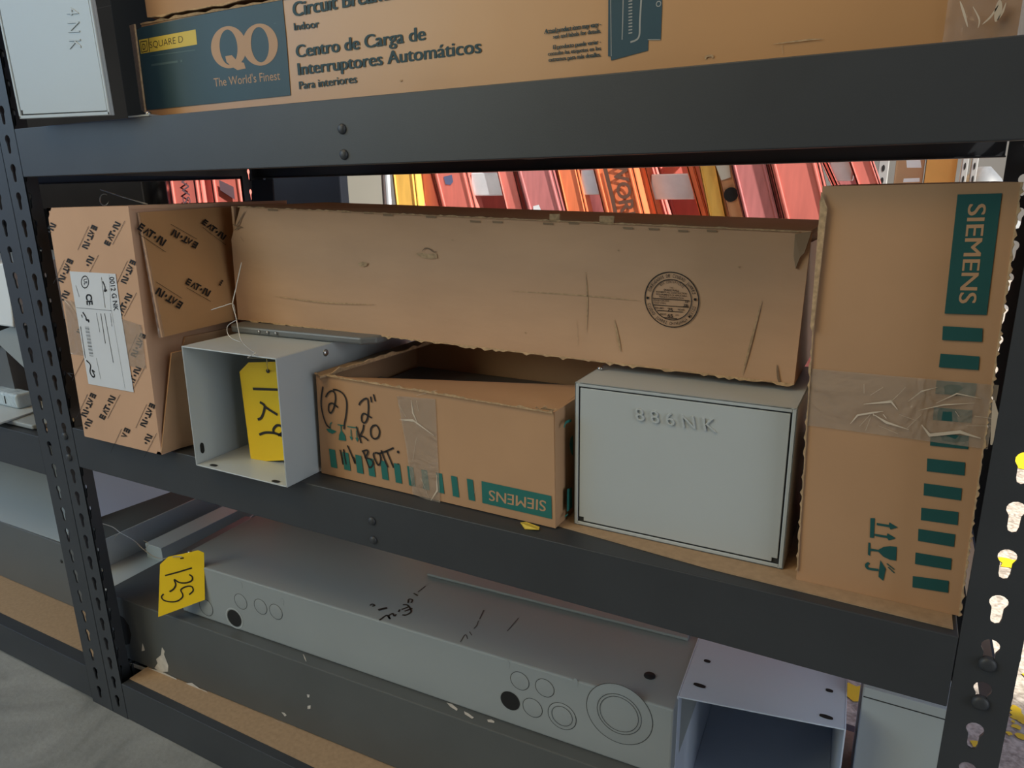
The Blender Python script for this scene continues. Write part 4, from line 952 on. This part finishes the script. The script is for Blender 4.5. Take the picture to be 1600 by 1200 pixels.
# ================================================================== LEFT BAY CONTENTS
lb = thing('metal_cabinet_or_shade_block', 'long grey steel cabinet lying on the bottom shelf of the left bay', 'cabinet', (-.65, .2, zsb))
build('body', MB().box(-1.15, -.20, .099, .40, zsb+.001, .217), 'grey_dk', lb, bev=.002); build('knockout', MB().lathe(atY(96, 877, .0988), (0, -1, 0), [(.004, 0), (.004, .0005)], 12), 'seam', lb)
lp = thing('metal_cover', 'wide pale grey steel panel standing on the cabinet in the left bay', 'panel', (-.6, .3, .217))
nl = Vector((0, -.12, .16)).normalized(); PL_ = [onp(x, y, Vector((0, .105, .218)), nl) for x, y in ((-420, 668), (108, 852), (108, 700), (-420, 640))]
build('panel', MB().slab(PL_, nl*.002), 'grey2', lp, bev=.0008)
w1 = thing('metal_enclosure', 'white boxed enclosure seen beyond the left posts', 'enclosure', (-.3, .1, .6))
P0 = atY(12, 412, .05); P1 = atY(21, 512, .05); mb = MB().hexa([(P1.x-.25, .05, P1.z), (P1.x, .05, P1.z), (P1.x, .25, P1.z), (P1.x-.25, .25, P1.z), (P0.x-.25, .05, P0.z), (P0.x, .05, P0.z), (P0.x, .25, P0.z), (P0.x-.25, .25, P0.z)])
build('body', mb, 'white', w1, bev=.003)
w2 = thing('metal_enclosure', 'grey steel bracket box under the white boxed one beyond the left posts', 'enclosure', (-.25, .1, ZML))
build('gusset', MB().slab([atY(x, y, .06) for x, y in ((-60, 540), (28, 506), (43, 580), (0, 540), (-60, 556))], (0, .004, 0)), 'grey2', w2, bev=.001)
build('side_wall', MB().slab([atY(-60, 548, .06)+Vector((0, .005, 0)), atY(0, 532, .06)+Vector((0, .005, 0)), Vector((atY(0, 532, .06).x, .068, ZML+.0017)), Vector((atY(-60, 548, .06).x, .068, ZML+.0017))], (0, .22, 0)), 'grey_dk', w2)
bs = thing('shade_backdrop', 'black backdrop added as shade in the left bay behind the white boxed enclosure', 'panel', (-.6, .43, ZML))  # added black sheet, paints the darkness at the back of this bay
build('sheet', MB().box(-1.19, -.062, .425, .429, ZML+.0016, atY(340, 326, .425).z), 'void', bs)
w3 = thing('metal_plate', 'flat grey metal plates lying on the left bay middle shelf', 'plate', (-.2, .04, ZML))
a = atZ(0, 662, ZML+.012); b = atZ(56, 643, ZML+.012); c = atZ(54, 672, ZML+.004)
build('upper_plate', MB().slab([Vector((a.x-.2, a.y, ZML+.0105)), Vector((a.x, a.y, ZML+.0105)), Vector((b.x, b.y, ZML+.0105)), Vector((b.x-.02, b.y+.05, ZML+.0105)), Vector((a.x-.2, a.y+.06, ZML+.0105))], (0, 0, .003)), 'grey', w3, bev=.0006)
build('lower_plate', MB().slab([Vector((a.x-.1, .01, ZML+.002)), Vector((c.x-.01, .012, ZML+.002)), Vector((c.x, .03, ZML+.002)), Vector((c.x-.03, .09, ZML+.002)), Vector((a.x-.1, .09, ZML+.002))], (0, 0, .008)), 'grey2', w3, bev=.002)
w4 = thing('plastic_fitting', 'clear bluish plastic fitting on the flat plates beyond the left post', 'fitting', (-.2, .05, ZML+.0136))
P0 = atY(0, 625, .045); P1 = atY(27, 632, .045)
build('body', MB().box(P0.x-.04, P1.x, .045, .075, ZML+.0136, ZML+.040), 'milky', w4, bev=.005, seg=3); build('slot', MB().box(atY(9, 628, .045).x-.001, atY(9, 628, .045).x+.001, .0442, .046, ZML+.020, ZML+.034), 'black', w4)

# ================================================================== BEYOND THE SHELF
def slant_rail(mb, y, xt, xb, zt, zb, w_t, dep, z0=0.0, z1=1.55):
    """solid-web rail following the line (xt,zt)-(xb,zb), extended from z0 to z1, w wide, dep deep"""
    s = (xb-xt)/(zb-zt); X = lambda z: xt+s*(z-zt)
    mb.hexa([(X(z0), y, z0), (X(z0)+w_t, y, z0), (X(z0)+w_t, y+dep, z0), (X(z0), y+dep, z0), (X(z1), y, z1), (X(z1)+w_t, y, z1), (X(z1)+w_t, y+dep, z1), (X(z1), y+dep, z1)])
    return s
def rail_part(parent, name, y, pt, pb, wpx, mt, dep=.05, z0=0.0, z1=1.55, flange=True):
    a = atY(pt[0], pt[1], y); b = atY(pb[0], pb[1], y); w_ = (atY(pt[0]+wpx, pt[1], y)-a).length
    mb = MB(); s = slant_rail(mb, y, a.x, b.x, a.z, b.z, w_, .006, z0, z1)
    fw = .007
    slant_rail(mb, y, a.x, b.x, a.z, b.z, fw, dep, z0, z1); slant_rail(mb, y, a.x+w_-fw, b.x+w_-fw, a.z, b.z, fw, dep, z0, z1)
    # raised bead along the web
    slant_rail(mb, y-.004, a.x+w_*.08, b.x+w_*.08, a.z, b.z, w_*.06, .006, z0, z1)
    slant_rail(mb, y-.004, a.x+w_*.86, b.x+w_*.86, a.z, b.z, w_*.06, .006, z0, z1)
    o = build(name, mb, mt, parent, bev=.002)
    return o, (lambda z: a.x+s*(z-a.z)), w_
def ladder(label, mt, y, rails, tread_z=None, tread_y=None, group='ladders leaning behind the shelving'):
    a = atY(*rails[0][0], y); t = thing('ladder', label, 'ladder', (a.x, y, 0), group)
    R = [rail_part(t, 'rail', y, *r, mt) for r in rails]
    if len(R) == 1:    # far rail of a ladder seen edge-on
        o, X, w_ = R[0]; mb = MB(); s = X(1)-X(0); slant_rail(mb, y+.22, X(.9)-.02, X(.8)-.02, .9, .8, w_, .03); build('rail', mb, mt, t, bev=.002)
        zs_ = [.15, .45, .75, 1.05, 1.35]
        for z in zs_: build('rung', MB().box(X(z)+.01, X(z)+w_-.01, y+.008, y+.222, z-.014, z+.014), 'alu', t)
    else:
        (o, X, w_), (o2, X2, w2) = R[0], R[1]; zc = tread_z
        for k in range(-3, 3):
            z = zc+k*.30
            if z < .1 or z > 1.5: continue
            build('tread', MB().box(X(z)+w_-.004, X2(z)+.006, y+.012, y+.075, z-.036, z+.036), 'alu', t, bev=.003)
    return t, R
G = None
y0 = 1.45
ladder('yellow ladder rail with dark notch, next to the cream column', 'yell_fg', y0-.02, [((612, 270), (619, 330), 36)])
ladder('plain faded red ladder rail right after the yellow one', 'red', y0+.02, [((648, 270), (664, 330), 27)])
t, R = ladder('faded red ladder with blue sticker and pale rung between its rails', 'red', y0, [((676, 270), (691, 330), 54), ((776, 268), (791, 330), 28)], atY(750, 288, y0).z)
mb = MB(); FY = Face((0, y0-.0005, 0), (0, -1, 0), .0005); poly(mb, FY, [(693, 276), (706, 273), (708, 284), (704, 289), (696, 288)]); build('sticker', mb, 'blue_st', t)
t, R = ladder('wide maroon ladder rail with small white sticker, left of an orange one', 'maroon', y0-.01, [((806, 266), (826, 340), 58)])
mb = MB(); FY = Face((0, y0-.0105, 0), (0, -1, 0), .0005); poly(mb, FY, [(833, 322), (842, 320), (846, 330), (843, 341), (834, 340)]); build('sticker', mb, 'white', t)
t, R = ladder('orange ladder lettered WORK on its rail, pale rungs', 'orange', y0, [((869, 265), (885, 335), 33), ((926, 263), (944, 335), 64)], atY(918, 285, y0).z)
mb = MB(); FY = Face((0, y0-.0045, 0), (0, -1, 0), .0005); text(mb, FY, 'WORK', (955.5, 250), (975, 356), (976, 246), .03); stroke(mb, FY, [(945, 262), (957, 310), (965, 350)], .012, sm=False); build('rail_lettering', mb, 'brownprint', t)
ladder('orange ladder with broad pale tread right of the lettered rail', 'orange', y0+.06, [((993, 262), (1013, 340), 16), ((1071, 258), (1097, 350), 14)], atY(1035, 292, y0+.06).z)
t = thing('fibreglass_panel', 'red-orange flat panel seen behind the broad tread', 'panel', (atY(1060, 300, y0+.2).x, y0+.2, 0))
rail_part(t, 'sheet', y0+.2, (1027, 262), (1052, 345), 52, 'hotred')
ladder('yellow ladder rail between the orange ladder and the tan board', 'yell_fg', y0+.02, [((1092, 260), (1108, 340), 28)])
t = thing('wooden_board', 'tan board with a round dark hole among the ladders', 'board', (atY(1140, 300, y0).x, y0, 0))
rail_part(t, 'board', y0, (1119, 258), (1142, 350), 24, 'tan'); mb = MB(); FY = Face((0, y0-.0045, 0), (0, -1, 0), .0005); disc(mb, FY, (1142, 304), .019); build('hole', mb, 'black', t); mb = MB(); poly(mb, FY, [(1118, 258), (1139, 256), (1142, 277), (1127, 282)], 1.5); build('sticker', mb, 'cream', t)
ladder('wide dull maroon ladder rail right of the tan board', 'maroon', y0-.02, [((1141, 256), (1164, 350), 58)])
ladder('broad bright red ladder rail near the tall carton', 'red', y0-.03, [((1201, 254), (1225, 350), 78)])
ladder('dark red ladder with pale blue tread at the far right of the row', 'red', y0, [((1282, 252), (1297, 285), 12), ((1325, 250), (1337, 285), 38)], atY(1305, 260, y0).z)
for px, pb, wpx, mt, lab in (((722, 268), (742, 335), 60, 'red', 'red rail of a ladder standing behind the blue-stickered one'), ((896, 265), (914, 335), 46, 'maroon', 'dull red rail of a ladder behind the lettered orange one'), ((980, 262), (1004, 345), 44, 'hotred', 'bright red rail behind the broad pale tread'), ((1288, 250), (1304, 285), 40, 'maroon', 'dull red rail behind the pale blue tread')):
    ladder(lab, mt, y0+.42, [(px, pb, wpx)])
yn = .85
for (px, lab) in (((262, 276), 'bright red ladder rail with violet letters seen over the slant-logo carton'), ((328, 276), 'bright red ladder rail with a violet arrow mark over the slant-logo carton')):
    t = thing('ladder', lab, 'ladder', (atY(px[0], px[1], yn).x, yn, 0), 'ladders leaning behind the shelving')
    o, X, w_ = rail_part(t, 'rail', yn, px, (px[0]+6, 317), 50, 'hotred', dep=.05, flange=False); rail_part(t, 'rail', yn+.25, (px[0]-6, 276), (px[0], 317), 30, 'hotred')
    for z in (.2, .5, .8, 1.1, 1.4): build('rung', MB().box(X(z)+.01, X(z)+w_-.01, yn+.008, yn+.26, z-.014, z+.014), 'alu', t)
    FY = Face((0, yn-.0045, 0), (0, -1, 0), .0005); mb = MB()
    if px[0] < 300: text(mb, FY, 'WS', (282, 276), (286, 318), (294, 276), .0)
    else: poly(mb, FY, [(342, 281), (365, 292), (367, 312), (344, 297)])
    build('rail_lettering', mb, 'lilac', t)
# columns close behind the bay
t = thing('steel_column', 'dark blue-grey steel column behind the shelving, left of the cream one', 'column', (atY(478, 290, .60).x, .62, 0))
build('column', MB().box(atY(404, 290, .60).x, atY(532, 290, .60).x, .60, .625, 0, 1.16), 'navy', t, bev=.003)
t = thing('steel_column', 'cream painted column behind the shelving', 'column', (atY(566, 290, .66).x, .70, 0))
build('column', MB().box(atY(533, 290, .66).x, atY(599, 290, .66).x, .66, .672, 0, 1.16), 'cream', t, bev=.003); build('edge_trim', MB().box(atY(604, 290, .66).x, atY(609, 290, .66).x, .655, .664, 0, 1.16), 'white', t, bev=.002)
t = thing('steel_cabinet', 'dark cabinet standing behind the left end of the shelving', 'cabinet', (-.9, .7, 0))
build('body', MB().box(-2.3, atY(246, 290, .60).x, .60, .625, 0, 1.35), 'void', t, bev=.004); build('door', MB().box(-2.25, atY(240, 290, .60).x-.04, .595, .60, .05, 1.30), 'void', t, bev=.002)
# rack at the far right
yr = 2.9
t = thing('storage_rack', 'distant grey perforated rack seen above the tall carton', 'shelving unit', (1.2, yr, 0))
for x0, x1 in ((1372, 1388), (1502, 1512), (1517, 1527)):
    a = atY(x0, 265, yr).x; b = atY(x1, 265, yr).x; u_ = build('upright', MB().box(a, b, yr, yr+.05, 0, 2.2), 'rackwhite', t, bev=.003)
    mb = MB()
    for k in range(14): mb.add([((a+b)/2+(b-a)*.16*math.cos(q), yr-.001, .62+k*.05+.014*math.sin(q)) for q in [2*math.pi*i/10 for i in range(10)]], [tuple(range(10))])
    build('slots', mb, 'black', u_)
zsh = atY(1420, 286, yr).z-.18
build('deck', MB().box(atY(1360, 265, yr).x, atY(1640, 265, yr).x, yr+.05, yr+.7, zsh-.03, zsh), 'rackwhite', t); build('deck', MB().box(atY(1360, 265, yr).x, atY(1640, 265, yr).x, yr+.05, yr+.7, .35, .38), 'rackwhite', t)
def crate(label, x0, x1, y, h, mt, lb=None):
    a = atY(x0, 270, y).x; b = atY(x1, 270, y).x; t = thing('cardboard_carton' if 'card' in mt else 'board_sheet', label, 'box' if 'card' in mt else 'board', ((a+b)/2, y+.1, zsh+.0005))
    build('body', MB().box(a, b, y, y+.22, zsh+.0005, zsh+h), mt, t, bev=.003)
    for q in (lb or []):
        P = [atY(px, py, y-.001) for px, py in q]; build('label', MB().slab(P, (0, .0005, 0)), 'white', t)
crate('distant carton with white stickers on the rack above the tall carton', 1398, 1443, yr+.08, .55, 'card', [[(1416, 250), (1438, 249), (1440, 262), (1417, 262)], [(1412, 279), (1437, 278), (1437, 284), (1411, 285)]])
crate('orange sheet standing on the distant rack', 1446, 1494, yr+.06, .60, 'orange_bd')
t = thing('plastic_bag', 'grey plastic bag on the distant rack by the right post', 'bag', (atY(1538, 275, yr+.1).x, yr+.15, zsh))
P = atY(1538, 272, yr+.1); mb = MB(); mb.lathe((P.x, yr+.2, zsh+.001), (0, 0, 1), [(.06, 0), (.10, .05), (.11, .12), (.07, .19), (.02, .24)], 14)
for v in mb.v: v += Vector((1, 1, 0))*noise.noise(v*20)*.02
build('body', mb, 'bag', t)
# worn yellow floor paint in the yard
rnd = random.Random(3)
for i, (px, py, r) in enumerate([(1586, 1108, .012), (1591, 1120, .014), (1588, 1136, .007), (1595, 1150, .008), (1576, 1146, .005), (1599, 718, .09), (1580, 880, .035), (1527, 1164, .010), (1341, 1083, .03), (1560, 1180, .004), (1612, 1060, .016), (1640, 1120, .016), (1583, 1128, .004), (1597, 1128, .006)]):
    c = atZ(px, py, 0); mb = MB(); n = 14; q = [r*(.55+.6*rnd.random()) for _ in range(n)]
    mb.add([(c.x, c.y, .0004+i*.00005)]+[(c.x+q[k]*math.cos(2*math.pi*k/n), c.y+q[k]*math.sin(2*math.pi*k/n), .0004+i*.00005) for k in range(n)], [(0, k+1, (k+1) % n+1) for k in range(n)])
    build('yellow_paint_mark', mb, 'yellow', yard)
